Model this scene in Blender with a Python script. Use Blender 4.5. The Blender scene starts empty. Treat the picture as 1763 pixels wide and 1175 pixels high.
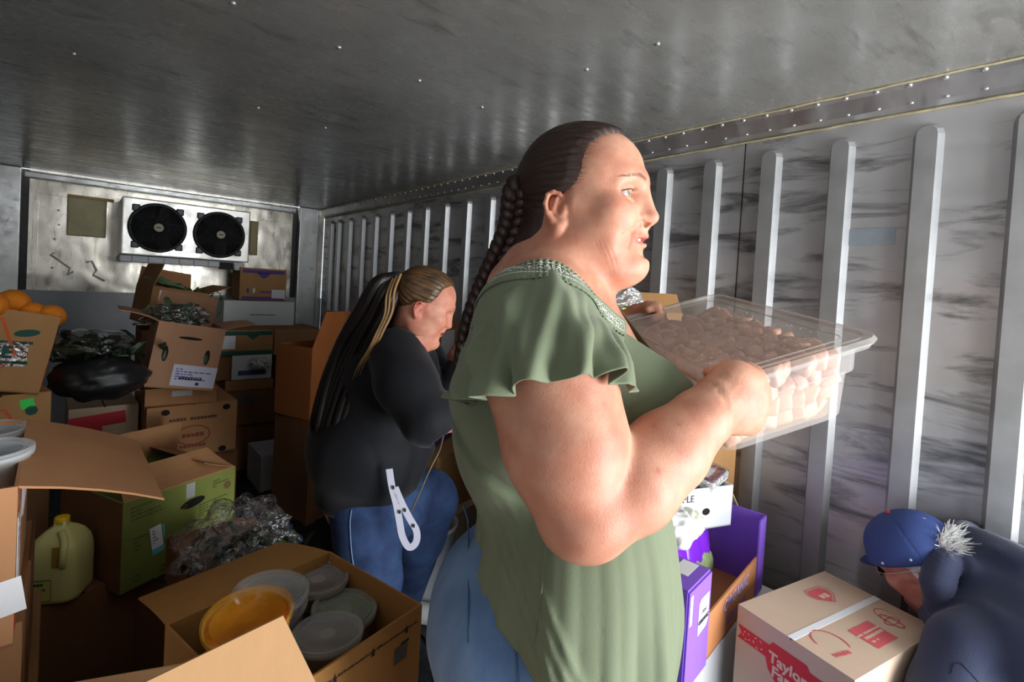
import bpy, bmesh, math, random
import numpy as np
from mathutils import Vector, Matrix, Euler
C = bpy.context.scene.collection
SC = bpy.context.scene
R = math.radians
random.seed(7); rng = np.random.default_rng(7)
# ---------------------------------------------------------------- camera
CAMZ = 1.45
YAW, PITCH, ROLL, FPX, CX, CY = R(40.7), R(1.5), R(3.3), 872.0, 881.5, 518.0
fw = Vector((math.sin(YAW)*math.cos(PITCH), math.cos(YAW)*math.cos(PITCH), -math.sin(PITCH)))
rt0 = Vector((math.cos(YAW), -math.sin(YAW), 0))
up0 = rt0.cross(fw)
rt = rt0*math.cos(ROLL) + up0*math.sin(ROLL)
up = up0*math.cos(ROLL) - rt0*math.sin(ROLL)
cam = bpy.data.cameras.new('camera'); camo = bpy.data.objects.new('camera', cam); C.objects.link(camo)
camo.matrix_world = Matrix(((rt.x, up.x, -fw.x, 0), (rt.y, up.y, -fw.y, 0), (rt.z, up.z, -fw.z, CAMZ), (0, 0, 0, 1)))
cam.sensor_width = 36; cam.lens = FPX/1763*36; cam.shift_y = -(587.5-CY)/1763; cam.clip_start = 0.02
SC.camera = camo
CAM = Vector((0, 0, CAMZ))
def P(px, py, w):                       # pixel and depth -> world point
    return CAM + rt*((px-CX)/FPX*w) + up*((CY-py)/FPX*w) + fw*w
cy_, sy_ = math.cos(YAW), math.sin(YAW)
def K(px, py, w):                       # the same in the upright frame turned with the camera (a right, b away, z up)
    p = P(px, py, w)
    return Vector((p.x*cy_-p.y*sy_, p.x*sy_+p.y*cy_, p.z))
def K2W(v): return Vector((v[0]*cy_+v[1]*sy_, -v[0]*sy_+v[1]*cy_, v[2]))
# ---------------------------------------------------------------- world and light
wd = bpy.data.worlds.new('World'); SC.world = wd; wd.use_nodes = True
nt = wd.node_tree; bg = nt.nodes['Background']
bg.inputs[0].default_value = (0.78, 0.89, 1.0, 1); bg.inputs[1].default_value = 1.15
def area(name, loc, target, sx, sy, power, col):
    l = bpy.data.lights.new(name, 'AREA'); l.shape = 'RECTANGLE'; l.size = sx; l.size_y = sy; l.energy = power; l.color = col
    o = bpy.data.objects.new(name, l); C.objects.link(o); o.location = loc
    o.rotation_euler = (Vector(target)-Vector(loc)).to_track_quat('-Z', 'Y').to_euler()
    return o
area('daylight_through_doorway', (1.5, -1.5, 1.0), (1.3, 1.2, 1.25), 1.2, 1.7, 125, (0.95, 0.98, 1.0))
sun = bpy.data.lights.new('sun', 'SUN'); sun.energy = 16; sun.angle = .01; sun.color = (1, .97, .92); so = bpy.data.objects.new('sun', sun); C.objects.link(so); so.rotation_euler = Vector((.25, -.55, -1)).to_track_quat('-Z', 'Y').to_euler()
SC.view_settings.view_transform = 'Standard'; SC.view_settings.look = 'None'
SC.view_settings.gamma = 1; SC.view_settings.use_curve_mapping = False; SC.view_settings.exposure = 0.0
# ---------------------------------------------------------------- materials
def srgb(r, g, b):
    f = lambda c: ((c/255+0.055)/1.055)**2.4 if c > 10 else c/255/12.92
    return (f(r), f(g), f(b), 1)
_m = {}
def mat(key, col=None, rough=.6, metal=0., var=0., vscale=6., bump=0., bscale=60., stretch=(1, 1, 1), alpha=1., trans=0., sss=0., spec=.5, sheen=0., col2=None, coat=0., ior=1.45, rvar=0.):
    if key in _m: return _m[key]
    m = bpy.data.materials.new(key); m.use_nodes = True; n = m.node_tree.nodes; L = m.node_tree.links
    b = n['Principled BSDF']
    if len(col) == 3: col = (*col, 1)
    b.inputs['Base Color'].default_value = col; b.inputs['Roughness'].default_value = rough; b.inputs['Metallic'].default_value = metal
    b.inputs['Alpha'].default_value = alpha; b.inputs['Transmission Weight'].default_value = trans; b.inputs['IOR'].default_value = ior
    b.inputs['Specular IOR Level'].default_value = spec; b.inputs['Coat Weight'].default_value = coat
    if sheen: b.inputs['Sheen Weight'].default_value = sheen
    if sss: b.inputs['Subsurface Weight'].default_value = sss; b.inputs['Subsurface Radius'].default_value = (1., .35, .18); b.inputs['Subsurface Scale'].default_value = .012
    if var or bump or rvar or col2:
        tc = n.new('ShaderNodeTexCoord'); mp = n.new('ShaderNodeMapping'); mp.inputs['Scale'].default_value = stretch
        L.new(tc.outputs['Object'], mp.inputs[0])
    if var or col2 or rvar:
        t = n.new('ShaderNodeTexNoise'); t.inputs['Scale'].default_value = vscale; t.inputs['Detail'].default_value = 6; t.inputs['Roughness'].default_value = .65
        L.new(mp.outputs[0], t.inputs[0])
        if var or col2:
            cr = n.new('ShaderNodeValToRGB'); cr.color_ramp.elements[0].position = .35; cr.color_ramp.elements[1].position = .68
            c2 = col2 if col2 else tuple(c*(1-var) for c in col[:3])+(1,)
            cr.color_ramp.elements[0].color = c2 if len(c2) == 4 else (*c2, 1); cr.color_ramp.elements[1].color = col
            L.new(t.outputs[0], cr.inputs[0]); L.new(cr.outputs[0], b.inputs['Base Color'])
        if rvar:
            mr = n.new('ShaderNodeMapRange'); mr.inputs[1].default_value = .3; mr.inputs[2].default_value = .7
            mr.inputs[3].default_value = max(.03, rough-rvar); mr.inputs[4].default_value = rough+rvar
            L.new(t.outputs[0], mr.inputs[0]); L.new(mr.outputs[0], b.inputs['Roughness'])
    if bump:
        t2 = n.new('ShaderNodeTexNoise'); t2.inputs['Scale'].default_value = bscale; t2.inputs['Detail'].default_value = 4
        bp = n.new('ShaderNodeBump'); bp.inputs['Strength'].default_value = bump; bp.inputs['Distance'].default_value = .004
        L.new(mp.outputs[0], t2.inputs[0]); L.new(t2.outputs[0], bp.inputs['Height']); L.new(bp.outputs[0], b.inputs['Normal'])
    _m[key] = m
    return m
def cardm(key, r, g, b, var=.16): return mat('card_'+key, srgb(r, g, b), .82, var=var, vscale=7, bump=.12, bscale=50, stretch=(1, 1, .25), spec=.25)
def bagmat(key, tint=(1, 1, 1), dens=.25, rough=.12, white=.0, bump=1.):
    "clear crinkled plastic film: mostly transparent, with glossy glints"
    if key in _m: return _m[key]
    m = bpy.data.materials.new(key); m.use_nodes = True; n = m.node_tree.nodes; L = m.node_tree.links
    n.remove(n['Principled BSDF']); out = n['Material Output']
    tr = n.new('ShaderNodeBsdfTransparent'); tr.inputs[0].default_value = (*tint, 1)
    gl = n.new('ShaderNodeBsdfGlossy'); gl.inputs['Roughness'].default_value = rough
    df = n.new('ShaderNodeBsdfDiffuse'); df.inputs[0].default_value = (.8, .82, .82, 1)
    fr = n.new('ShaderNodeLayerWeight'); fr.inputs[0].default_value = .35
    tc = n.new('ShaderNodeTexCoord'); vo = n.new('ShaderNodeTexNoise'); vo.inputs['Scale'].default_value = 22; vo.inputs['Detail'].default_value = 3; vo.inputs['Distortion'].default_value = 1.5
    L.new(tc.outputs['Object'], vo.inputs[0])
    bp = n.new('ShaderNodeBump'); bp.inputs['Strength'].default_value = bump; bp.inputs['Distance'].default_value = .02; L.new(vo.outputs[0], bp.inputs['Height'])
    L.new(bp.outputs[0], gl.inputs['Normal']); L.new(bp.outputs[0], fr.inputs['Normal'])
    ma = n.new('ShaderNodeMath'); ma.operation = 'MULTIPLY_ADD'; ma.inputs[1].default_value = .75; ma.inputs[2].default_value = dens; ma.use_clamp = True
    L.new(fr.outputs['Facing'], ma.inputs[0])
    mx = n.new('ShaderNodeMixShader'); L.new(ma.outputs[0], mx.inputs[0]); L.new(tr.outputs[0], mx.inputs[1]); L.new(gl.outputs[0], mx.inputs[2])
    mx2 = n.new('ShaderNodeMixShader'); mx2.inputs[0].default_value = white; L.new(mx.outputs[0], mx2.inputs[1]); L.new(df.outputs[0], mx2.inputs[2])
    L.new(mx2.outputs[0], out.inputs[0]); _m[key] = m
    return m
# ---------------------------------------------------------------- mesh helpers
def link_mesh(name, me, m, parent=None, smooth=False, loc=None):
    o = bpy.data.objects.new(name, me); C.objects.link(o)
    if m is not None and not me.materials: me.materials.append(m)
    if parent: o.parent = parent
    if smooth: me.polygons.foreach_set('use_smooth', [True]*len(me.polygons))
    if loc is not None: o.location = loc
    return o
def pydata(name, V, F, m, parent=None, smooth=False, loc=None):
    me = bpy.data.meshes.new(name); me.from_pydata([tuple(v) for v in V], [], [tuple(f) for f in F]); me.validate(); me.update()
    return link_mesh(name, me, m, parent, smooth, loc)
class MB:
    def __init__(s): s.v = []; s.f = []
    def add(s, V, F, M=None):
        k = len(s.v)
        s.v += [tuple(M @ Vector(v)) if M is not None else tuple(v) for v in V]; s.f += [tuple(i+k for i in f) for f in F]; return s
    def box(s, c, d, M=None):
        x, y, z = (q/2 for q in d)
        V = [(c[0]+i*x, c[1]+j*y, c[2]+k*z) for i in (-1, 1) for j in (-1, 1) for k in (-1, 1)]
        return s.add(V, [(0, 1, 3, 2), (4, 6, 7, 5), (0, 4, 5, 1), (2, 3, 7, 6), (0, 2, 6, 4), (1, 5, 7, 3)], M)
    def bbox(s, c, d, r, M=None):         # box with rounded vertical edges and small bevel
        bm = bmesh.new(); bmesh.ops.create_cube(bm, size=1)
        for v in bm.verts: v.co = Vector((v.co.x*d[0]+c[0], v.co.y*d[1]+c[1], v.co.z*d[2]+c[2]))
        bmesh.ops.bevel(bm, geom=list(bm.edges), offset=r, segments=2, affect='EDGES', profile=.6)
        bm.verts.index_update(); V = [v.co.copy() for v in bm.verts]; F = [[v.index for v in f.verts] for f in bm.faces]; bm.free()
        return s.add(V, F, M)
    def tube(s, pts, r, n=8, M=None, cap=True, flat=1.):
        pts = [Vector(p) for p in pts]; rr = r if hasattr(r, '__len__') else [r]*len(pts)
        V = []; F = []; N = None
        for i, p in enumerate(pts):
            t = (pts[min(i+1, len(pts)-1)]-pts[max(i-1, 0)]).normalized()
            if N is None: N = t.orthogonal().normalized()
            N = (N - t*N.dot(t)).normalized(); B = t.cross(N)
            for k in range(n):
                a = 2*math.pi*k/n; V.append(p+N*(math.cos(a)*rr[i])+B*(math.sin(a)*rr[i]*flat))
        for i in range(len(pts)-1):
            for k in range(n): F.append((i*n+k, i*n+(k+1) % n, (i+1)*n+(k+1) % n, (i+1)*n+k))
        if cap: F.append(tuple(range(n))[::-1]); F.append(tuple((len(pts)-1)*n+k for k in range(n)))
        return s.add(V, F, M)
    def lathe(s, prof, n=32, M=None, closed=False):
        V = [(r*math.cos(2*math.pi*k/n), r*math.sin(2*math.pi*k/n), z) for r, z in prof for k in range(n)]; F = []
        for i in range(len(prof)-1):
            for k in range(n): F.append((i*n+k, i*n+(k+1) % n, (i+1)*n+(k+1) % n, (i+1)*n+k))
        if prof[0][0] > 1e-4: F.append(tuple(range(n))[::-1])
        if prof[-1][0] > 1e-4: F.append(tuple((len(prof)-1)*n+k for k in range(n)))
        return s.add(V, F, M)
    def blob(s, c, rad, n=2, M=None, amp=0, seed=0):
        bm = bmesh.new(); bmesh.ops.create_icosphere(bm, subdivisions=n, radius=1); g = np.random.default_rng(seed)
        ph = g.uniform(0, 6.28, (6, 4)); V = []
        for v in bm.verts:
            q = v.co; k = 1
            if amp:
                for a in ph: k += amp/2*math.sin((a[0]+1)*q.x*1.3+(a[1]+.5)*q.y*1.3+(a[2]+.5)*q.z+a[3])
            V.append((c[0]+q.x*rad[0]*k, c[1]+q.y*rad[1]*k, c[2]+q.z*rad[2]*k))
        bm.verts.index_update(); F = [[v.index for v in f.verts] for f in bm.faces]; bm.free()
        return s.add(V, F, M)
    def obj(s, name, m, parent=None, smooth=False, loc=None, label=None):
        o = pydata(name, s.v, s.f, m, parent, smooth, loc)
        if label: o['label'] = label
        return o
def tag(o, label, cat, group=None, kind=None):
    if label: o['label'] = label
    if cat: o['category'] = cat
    if group: o['group'] = group
    if kind: o['kind'] = kind
    return o
def thing(name, label, cat, loc=(0, 0, 0), rot=(0, 0, 0), group=None):
    o = bpy.data.objects.new(name, None); C.objects.link(o); o.location = loc; o.rotation_euler = rot; o.empty_display_size = .05
    return tag(o, label, cat, group)
def struct(o): o['kind'] = 'structure'; return o
def copy_tree(o, parent=None):
    c = o.copy(); C.objects.link(c); c.parent = parent
    for ch in o.children: copy_tree(ch, c)
    return c
# faces of a box thing: u right, v up as seen from outside
def frame(face, W, D, H):
    if face == 'front': return Matrix.Translation((0, -D/2, 0)) @ Matrix.Rotation(R(90), 4, 'X')
    if face == 'back': return Matrix.Translation((0, D/2, 0)) @ Matrix.Rotation(R(180), 4, 'Z') @ Matrix.Rotation(R(90), 4, 'X')
    if face == 'right': return Matrix.Translation((W/2, 0, 0)) @ Matrix.Rotation(R(90), 4, 'Z') @ Matrix.Rotation(R(90), 4, 'X')
    if face == 'left': return Matrix.Translation((-W/2, 0, 0)) @ Matrix.Rotation(R(-90), 4, 'Z') @ Matrix.Rotation(R(90), 4, 'X')
    if face == 'top': return Matrix.Translation((0, 0, H))
def text_mesh(s, size, bold=0.):
    cu = bpy.data.curves.new('lettering', 'FONT'); cu.body = s; cu.size = size; cu.align_x = 'CENTER'; cu.align_y = 'CENTER'
    cu.extrude = .0003; cu.offset = bold; cu.resolution_u = 2
    o = bpy.data.objects.new('lettering', cu); C.objects.link(o)
    me = bpy.data.meshes.new_from_object(o.evaluated_get(bpy.context.evaluated_depsgraph_get())); bpy.data.objects.remove(o); bpy.data.curves.remove(cu)
    return me
def decal(par, F, u, v, w, h, m, rot=0, name='label_sticker', lift=.0008, label=None, shape=None):
    T = F @ Matrix.Translation((u, v, lift)) @ Matrix.Rotation(R(rot), 4, 'Z')
    b = MB()
    if shape is None: b.box((0, 0, 0), (w, h, .0006), T)
    else:
        n = len(shape); V = [(x*w, y*h, z) for z in (-.0003, .0003) for x, y in shape]
        b.add(V, [tuple(range(n))[::-1], tuple(range(n, 2*n))]+[(i, (i+1) % n, n+(i+1) % n, n+i) for i in range(n)], T)
    return b.obj(name, m, par, label=label)
BLUR = {'BROCCOLI', 'PACKED', 'LOT 4', 'SOUP', 'TF', 'EGG NOG', 'Dairy', 'Fresh', 'SWEET', 'KEEP REFRIGERATED', 'PERISHABLE', '34 F', 'FRESH', 'PRODUCE', 'SWEET POTATOES', 'GREENS'}   # print too blurred to read in the photo: strokes only
def letters(par, F, u, v, s, size, m, rot=0, lift=.0012, name='lettering', sx=1., bold=0.):
    if s in BLUR:
        g = random.Random(len(s)*7+int(size*1e4)); T = F @ Matrix.Translation((u, v, lift)) @ Matrix.Rotation(R(rot), 4, 'Z'); b = MB(); w = size*.62; x = -len(s)*w/2
        for ch in s:
            if ch != ' ': h = size*g.uniform(.26, .36); b.add([(x, -h, 0), (x+w*.82, -h*g.uniform(.7, 1), 0), (x+w*.82, h*g.uniform(.6, 1), 0), (x, h, 0)], [(0, 1, 2, 3)], T)
            x += w
        return b.obj('blurred_print', m, par)
    me = text_mesh(s, size, bold); o = link_mesh(name, me, None, par); me.materials.clear(); me.materials.append(m)
    me.transform(F @ Matrix.Translation((u, v, lift)) @ Matrix.Rotation(R(rot), 4, 'Z') @ Matrix.Diagonal((sx, 1, 1, 1)))
    return o
INK = lambda: mat('black_ink', (.02, .02, .025), .7)
WHITE = lambda: mat('white_paper', (.78, .78, .8), .7)
def ring(n, a0=0): return [(math.cos(a0+2*math.pi*i/n)*.5, math.sin(a0+2*math.pi*i/n)*.5) for i in range(n)]
def outline(par, F, u, v, w, h, pts, thick, m, closed=True, name='printed_outline', rot=0):
    b = MB(); T = F @ Matrix.Translation((u, v, .0008)) @ Matrix.Rotation(R(rot), 4, 'Z')
    q = [Vector((x*w, y*h, 0)) for x, y in pts]; n = len(q)
    for i in range(n if closed else n-1):
        a, c = q[i], q[(i+1) % n]; d = (c-a).normalized(); s_ = Vector((-d.y, d.x, 0))*thick/2; e = d*thick*.3; zz_ = Vector((0, 0, .00025*(i % 3)))
        b.add([a-e-s_+zz_, c+e-s_+zz_, c+e+s_+zz_, a-e+s_+zz_], [(0, 1, 2, 3)], T)
    return b.obj(name, m, par)
def flap_mesh(L, D, ang, t=.004, bend=8, taper=.0):
    "hinge along x at origin, ang 0 = up, 90 = out (towards -y), 180 = hanging, -90 = closed"
    n = 4; V = []; F = []; y = z = 0; a = R(ang); pts = [(0, 0)]
    for i in range(n):
        aa = a + R(bend)*(i-1)/n; y -= math.sin(aa)*D/n; z += math.cos(aa)*D/n; pts.append((y, z))
    nx, nz = -math.cos(a)*t, -math.sin(a)*t
    for i, (y, z) in enumerate(pts):
        k = 1-taper*i/n
        for sx in (-1, 1):
            V += [(sx*L/2*k, y, z), (sx*L/2*k, y+nx*-1, z-nz*-1)]
    for i in range(n):
        o = i*4; p = o+4
        F += [(o, o+2, p+2, p), (o+1, p+1, p+3, o+3), (o, p, p+1, o+1), (o+2, o+3, p+3, p+2)]
    F += [(0, 1, 3, 2), (4*n, 4*n+2, 4*n+3, 4*n+1)]
    return V, F
def carton(name, label, W, D, H, m, loc, rz=0, roll=0, pitch=0, flaps=None, closed=False, tape=None, cat='box', group=None, inner=None, fd=None, holes=None, solid=False, lid_m=None):
    t = thing(name, label, cat, loc, (0, 0, 0), group)
    t.rotation_euler = (Matrix.Rotation(rz, 3, 'Z') @ Matrix.Rotation(R(roll), 3, 'Y') @ Matrix.Rotation(R(pitch), 3, 'X')).to_euler()
    th = .004; b = MB()
    b.box((0, 0, th/2), (W, D, th))
    b.box((0, -D/2+th/2, H/2), (W, th, H)); b.box((0, D/2-th/2, H/2), (W, th, H))
    b.box((-W/2+th/2, 0, H/2), (th, D-2*th, H)); b.box((W/2-th/2, 0, H/2), (th, D-2*th, H))
    b.obj('carton_body', m, t)
    fd = fd or min(W, D)/2
    if closed:
        for s in (-1, 1):
            if closed == 'x': c = MB().box((s*(W/4+.001), 0, H+th/2), (W/2-.003, D, th))
            else: c = MB().box((0, s*(D/4+.001), H+th/2), (W, D/2-.003, th))
            c.obj('flap', lid_m or m, t)
        if tape:
            c = MB()
            if closed == 'x': c.box((0, 0, H+th+.0005), (.05, D+.001, .0008)); c.box((0, -D/2-.0005, H-.03), (.05, .0008, .07))
            else: c.box((0, 0, H+th+.0005), (W+.001, .05, .0008)); c.box((W/2+.0005, 0, H-.03), (.0008, .05, .07))
            c.obj('tape', tape, t)
    for f, ang in (flaps or {}).items():
        L = (W if f in ('front', 'back') else D)-.004
        dd = fd; bend = 8; tp = .06
        if isinstance(ang, tuple): ang, dd, bend, tp = (ang+(8, .06))[:4] if len(ang) < 4 else ang
        V, F = flap_mesh(L, dd, ang, bend=bend, taper=tp)
        rot = {'front': 0, 'right': 90, 'back': 180, 'left': 270}[f]; off = D/2 if f in ('front', 'back') else W/2
        T = Matrix.Rotation(R(rot), 4, 'Z') @ Matrix.Translation((0, -off, H))
        MB().add(V, F, T).obj('flap', lid_m or m, t)
    return t, (lambda f: frame(f, W, D, H)), (W, D, H)
def px_box(tl, tr, yb, w1, w2=None):
    "world placement from the top edge of a front face and its lower edge"
    w2 = w2 or w1; a = P(*tl, w1); b = P(*tr, w2); c = P(tl[0], yb, w1)
    e = b-a; e.z = 0; W = e.length; rz = math.atan2(e.y, e.x); n = Vector((-math.sin(rz), math.cos(rz), 0))
    return (a+b)/2, W, a.z-c.z, rz, n
def pcarton(name, label, tl, tr, yb, w1, w2, D, m, **k):
    mid, W, H, rz, n = px_box(tl, tr, yb, w1, w2); H = k.pop('H', H); W = k.pop('W', W)
    z = mid.z-H; dz = k.pop('z', None)
    loc = Vector((mid.x, mid.y, z if dz is None else dz))+n*D/2
    return carton(name, label, W, D, H, m, loc, rz, **k)
def bag(name, label, cat, loc, rad, m, seed=1, group=None, amp=.25, n=4, parts=None, rz=0):
    t = thing(name, label, cat, loc, (0, 0, rz), group)
    b = MB(); b.blob((0, 0, rad[2]), rad, n); g = np.random.default_rng(seed); V = np.array(b.v); q = (V-[0, 0, rad[2]])/np.array(rad)
    d = np.zeros(len(V))
    for k in range(7):
        a = g.normal(size=3); a /= np.linalg.norm(a); f = g.uniform(3, 9); d += amp*.3/(1+.15*k)*(1-2*np.abs(np.sin(f*(q@a)+g.uniform(0, 6))))
    V = V+q*np.array(rad)*d[:, None]; V[:, 2] = np.maximum(V[:, 2], 0); b.v = [tuple(v) for v in V]
    b.obj('plastic_film', m, t, smooth=True)
    return t
def leaves(name, par, center, rad, n, m, seed=0, size=.03, long=2.2, up=.3, label=None):
    g = np.random.default_rng(seed); b = MB()
    for i in range(n):
        c = Vector(center)+Vector(g.normal(size=3)*np.array(rad)*.5); s = size*g.uniform(.6, 1.3)
        M_ = Matrix.Translation(c) @ Euler((g.uniform(-1.2, 1.2), g.uniform(-.9, .9)-up, g.uniform(0, 6.28))).to_matrix().to_4x4()
        V = [(-s*long/2, 0, 0), (-s*long/5, -s*.45, s*.25), (-s*long/5, 0, s*.05), (-s*long/5, s*.45, s*.25), (s*long/4, -s*.4, s*.1), (s*long/4, 0, -s*.1), (s*long/4, s*.4, s*.1), (s*long/2, 0, -s*.35)]
        b.add(V, [(0, 1, 2), (0, 2, 3), (1, 4, 5, 2), (2, 5, 6, 3), (4, 7, 5), (5, 7, 6)], M_)
    o = b.obj(name, m, par, smooth=False, label=label); o['kind'] = 'stuff'
    return o
# ================================================================ the room: inside of a refrigerated truck body
XR, XL, YB, YD, ZC = 1.89, -.55, 5.18, -.95, CAMZ+.668
def metal(key, base, rough, dark, stretch, sc=3., rv=.12, spots=False, dents=.25, mt=.9, lo=.28, hi=.42, big=.6):
    m = bpy.data.materials.new(key); m.use_nodes = True; n = m.node_tree.nodes; L = m.node_tree.links; b = n['Principled BSDF']
    b.inputs['Metallic'].default_value = mt
    tc = n.new('ShaderNodeTexCoord')
    def noise(scale, st, det=6, dist=0.):
        mp = n.new('ShaderNodeMapping'); mp.inputs['Scale'].default_value = st; L.new(tc.outputs['Object'], mp.inputs[0])
        t = n.new('ShaderNodeTexNoise'); t.inputs['Scale'].default_value = scale; t.inputs['Detail'].default_value = det; t.inputs['Distortion'].default_value = dist; t.inputs['Roughness'].default_value = .62
        L.new(mp.outputs[0], t.inputs[0]); return t
    def ramp(src, p0, p1, c0, c1):
        r = n.new('ShaderNodeValToRGB'); e = r.color_ramp.elements; e[0].position = p0; e[1].position = p1; e[0].color = (*c0, 1); e[1].color = (*c1, 1); L.new(src.outputs[0], r.inputs[0]); return r
    def mul(a, c):
        x = n.new('ShaderNodeMix'); x.data_type = 'RGBA'; x.blend_type = 'MULTIPLY'; x.inputs[0].default_value = 1; L.new(a.outputs[0], x.inputs[6]); L.new(c.outputs[0], x.inputs[7])
        class O: outputs = [x.outputs[2]]
        return O
    streak = ramp(noise(sc, stretch, 8, .6), lo, hi, dark, (1, 1, 1))
    mott = ramp(noise(1.6, (1, 1, 1), 5, .4), .3, .7, (big, big*.98, big*.95), (1, 1, 1))
    basec = n.new('ShaderNodeRGB'); basec.outputs[0].default_value = (*base, 1)
    col = mul(mul(basec, streak), mott)
    if spots:
        v = n.new('ShaderNodeTexVoronoi'); v.inputs['Scale'].default_value = 22; v.inputs['Randomness'].default_value = 1; L.new(tc.outputs['Object'], v.inputs[0])
        mr = n.new('ShaderNodeMapRange'); mr.inputs[1].default_value = .12; mr.inputs[2].default_value = .2; mr.inputs[3].default_value = 1.; mr.inputs[4].default_value = 0.; L.new(v.outputs['Distance'], mr.inputs[0])
        nn = ramp(noise(1.3, (1, 1, 1), 2), .5, .62, (0, 0, 0), (1, 1, 1))
        mm = n.new('ShaderNodeMath'); mm.operation = 'MULTIPLY'; L.new(mr.outputs[0], mm.inputs[0]); L.new(nn.outputs[0], mm.inputs[1])
        m2 = n.new('ShaderNodeMath'); m2.operation = 'MULTIPLY'; m2.inputs[1].default_value = .35; L.new(mm.outputs[0], m2.inputs[0])
        x = n.new('ShaderNodeMix'); x.data_type = 'RGBA'; L.new(m2.outputs[0], x.inputs[0]); L.new(col.outputs[0], x.inputs[6]); x.inputs[7].default_value = (.6, .6, .58, 1)
        L.new(x.outputs[2], b.inputs['Base Color'])
    else: L.new(col.outputs[0], b.inputs['Base Color'])
    mr = n.new('ShaderNodeMapRange'); mr.inputs[1].default_value = .3; mr.inputs[2].default_value = .7; mr.inputs[3].default_value = rough-rv; mr.inputs[4].default_value = rough+rv
    L.new(noise(5, stretch, 5).outputs[0], mr.inputs[0]); L.new(mr.outputs[0], b.inputs['Roughness'])
    bp = n.new('ShaderNodeBump'); bp.inputs['Strength'].default_value = dents; bp.inputs['Distance'].default_value = .03
    L.new(noise(2.6, (1, 1, 1), 2, .3).outputs[0], bp.inputs['Height']); L.new(bp.outputs[0], b.inputs['Normal'])
    _m[key] = m
    return m
Mwall = metal('wall_aluminium', (.64, .64, .66), .38, (.30, .295, .29), (1, 1., 6), sc=2.3, rv=.1, dents=.25, lo=.36, hi=.50, big=.7, mt=.6)
Mceil = metal('ceiling_aluminium', (.50, .505, .49), .27, (.55, .55, .54), (1.2, 5, 1), sc=3, rv=.07, spots=True, dents=.06, mt=.6)
Mback = metal('back_aluminium', (.72, .68, .6), .3, (.6, .57, .52), (4, 1, 1), sc=3, rv=.1, dents=.5)
Mtrim = metal('trim_aluminium', (.6, .61, .62), .38, (.7, .7, .7), (1, 3, 1), sc=4, dents=.15)
Mpill = metal('pillar_aluminium', (.72, .73, .73), .42, (.5, .5, .5), (3, 3, 4), sc=4, dents=.3)
Mfloor = mat('floor_rubber', (.035, .038, .045), .28, metal=.3, var=.5, vscale=5, bump=.3, bscale=30, rvar=.12)
Mbw = mat('lower_back_wall', (.60, .62, .66), .45, var=.2, vscale=3)
Mseal = mat('sealant', srgb(196, 184, 148), .6, var=.35, vscale=30, bump=.4)
Mgap = mat('panel_gap', srgb(74, 58, 40), .8)
o = MB().box(((XR+XL)/2, (YB+YD)/2, -.03), (XR-XL+.1, YB-YD, .06)).obj('floor', Mfloor); struct(o)
slat = MB().box((0, 0, .006), (.055, YB-YD-.1, .012))
me0 = None
for i in range(18):                                   # raised duct floor bars
    if me0 is None: s_ = slat.obj('floor_bar', Mfloor, o); me0 = s_.data
    else: s_ = link_mesh('floor_bar', me0, None, o)
    s_.location = (XL+.1+i*.132, (YB+YD)/2, 0)
o = MB().box(((XR+XL)/2, (YB+YD)/2, ZC+.02), (XR-XL+.1, YB-YD, .04)).obj('ceiling', Mceil); struct(o)
riv = None
def rivet(par, loc, m=None, rx=0, ry=0):
    global riv
    if riv is None:
        q = MB().lathe([(.0075, 0), (.0065, .0025), (.004, .0042), (0, .005)], 8).obj('rivet', mat('rivet_steel', (.85, .85, .85), .25, metal=.9), par, smooth=True); riv = q.data
    else: q = link_mesh('rivet', riv, None, par)
    q.location = loc; q.rotation_euler = (rx, ry, 0); return q
for px, py in [(1132, 76), (584, 82), (722, 139), (402, 6), (445, 186), (560, 220), (128, 93), (740, 272), (1010, 120), (830, 185)]:
    d = P(px, py, 1)-CAM; k = (ZC-CAMZ)/d.z; q = CAM+d*k
    if q.x < XR-.1 and q.y < YB: rivet(o, q, rx=math.pi)
# right wall: panels with recessed joints, ribs
wr = struct(MB().box((XR+.035, (YB+YD)/2, ZC/2), (.05, YB-YD, ZC)).obj('wall_right', Mgap))
seams = [YD, .905, 3.37, YB]
for a, b_ in zip(seams[:-1], seams[1:]):
    MB().box((XR+.005, (a+b_)/2, ZC/2), (.01, b_-a-.006, ZC)).obj('panel', Mwall, wr)
def rib_data():
    V = []; F = []; hw, ht, dp, top, n = .037, .025, .028, CAMZ+.552, 6
    def outl(w, x, inset):                # outline with rounded top
        L_ = [(x, -w, .04)]
        for i in range(n+1):
            a = math.pi*i/n; L_.append((x, -math.cos(a)*w, top-hw-inset*0+math.sin(a)*w))
        L_.append((x, w, .04)); return L_
    A = outl(hw, 0, 0); B = outl(ht, -dp, 0); m_ = len(A); V = A+B
    for i in range(m_-1): F.append((i, i+1, m_+i+1, m_+i))
    F.append(tuple(range(m_, 2*m_))); return V, F
V, F = rib_data(); rd = None
ribY = [-.73, -.51, -.29, -.075, .145, .36, .581, .804, 1.026, 1.24, 1.48, 1.72, 1.96, 2.205, 2.433, 2.673, 2.926, 3.178, 3.438, 3.709, 3.98, 4.235, 4.51, 4.767, 4.95]
for y in ribY:
    if rd is None: q = pydata('rib', V, F, mat('rib_aluminium', (.50, .505, .51), .45, metal=.75, var=.2, vscale=5, rvar=.08), wr); rd = q.data; mdf = None
    else: q = link_mesh('rib', rd, None, wr)
    q.location = (XR, y, 0)
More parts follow.
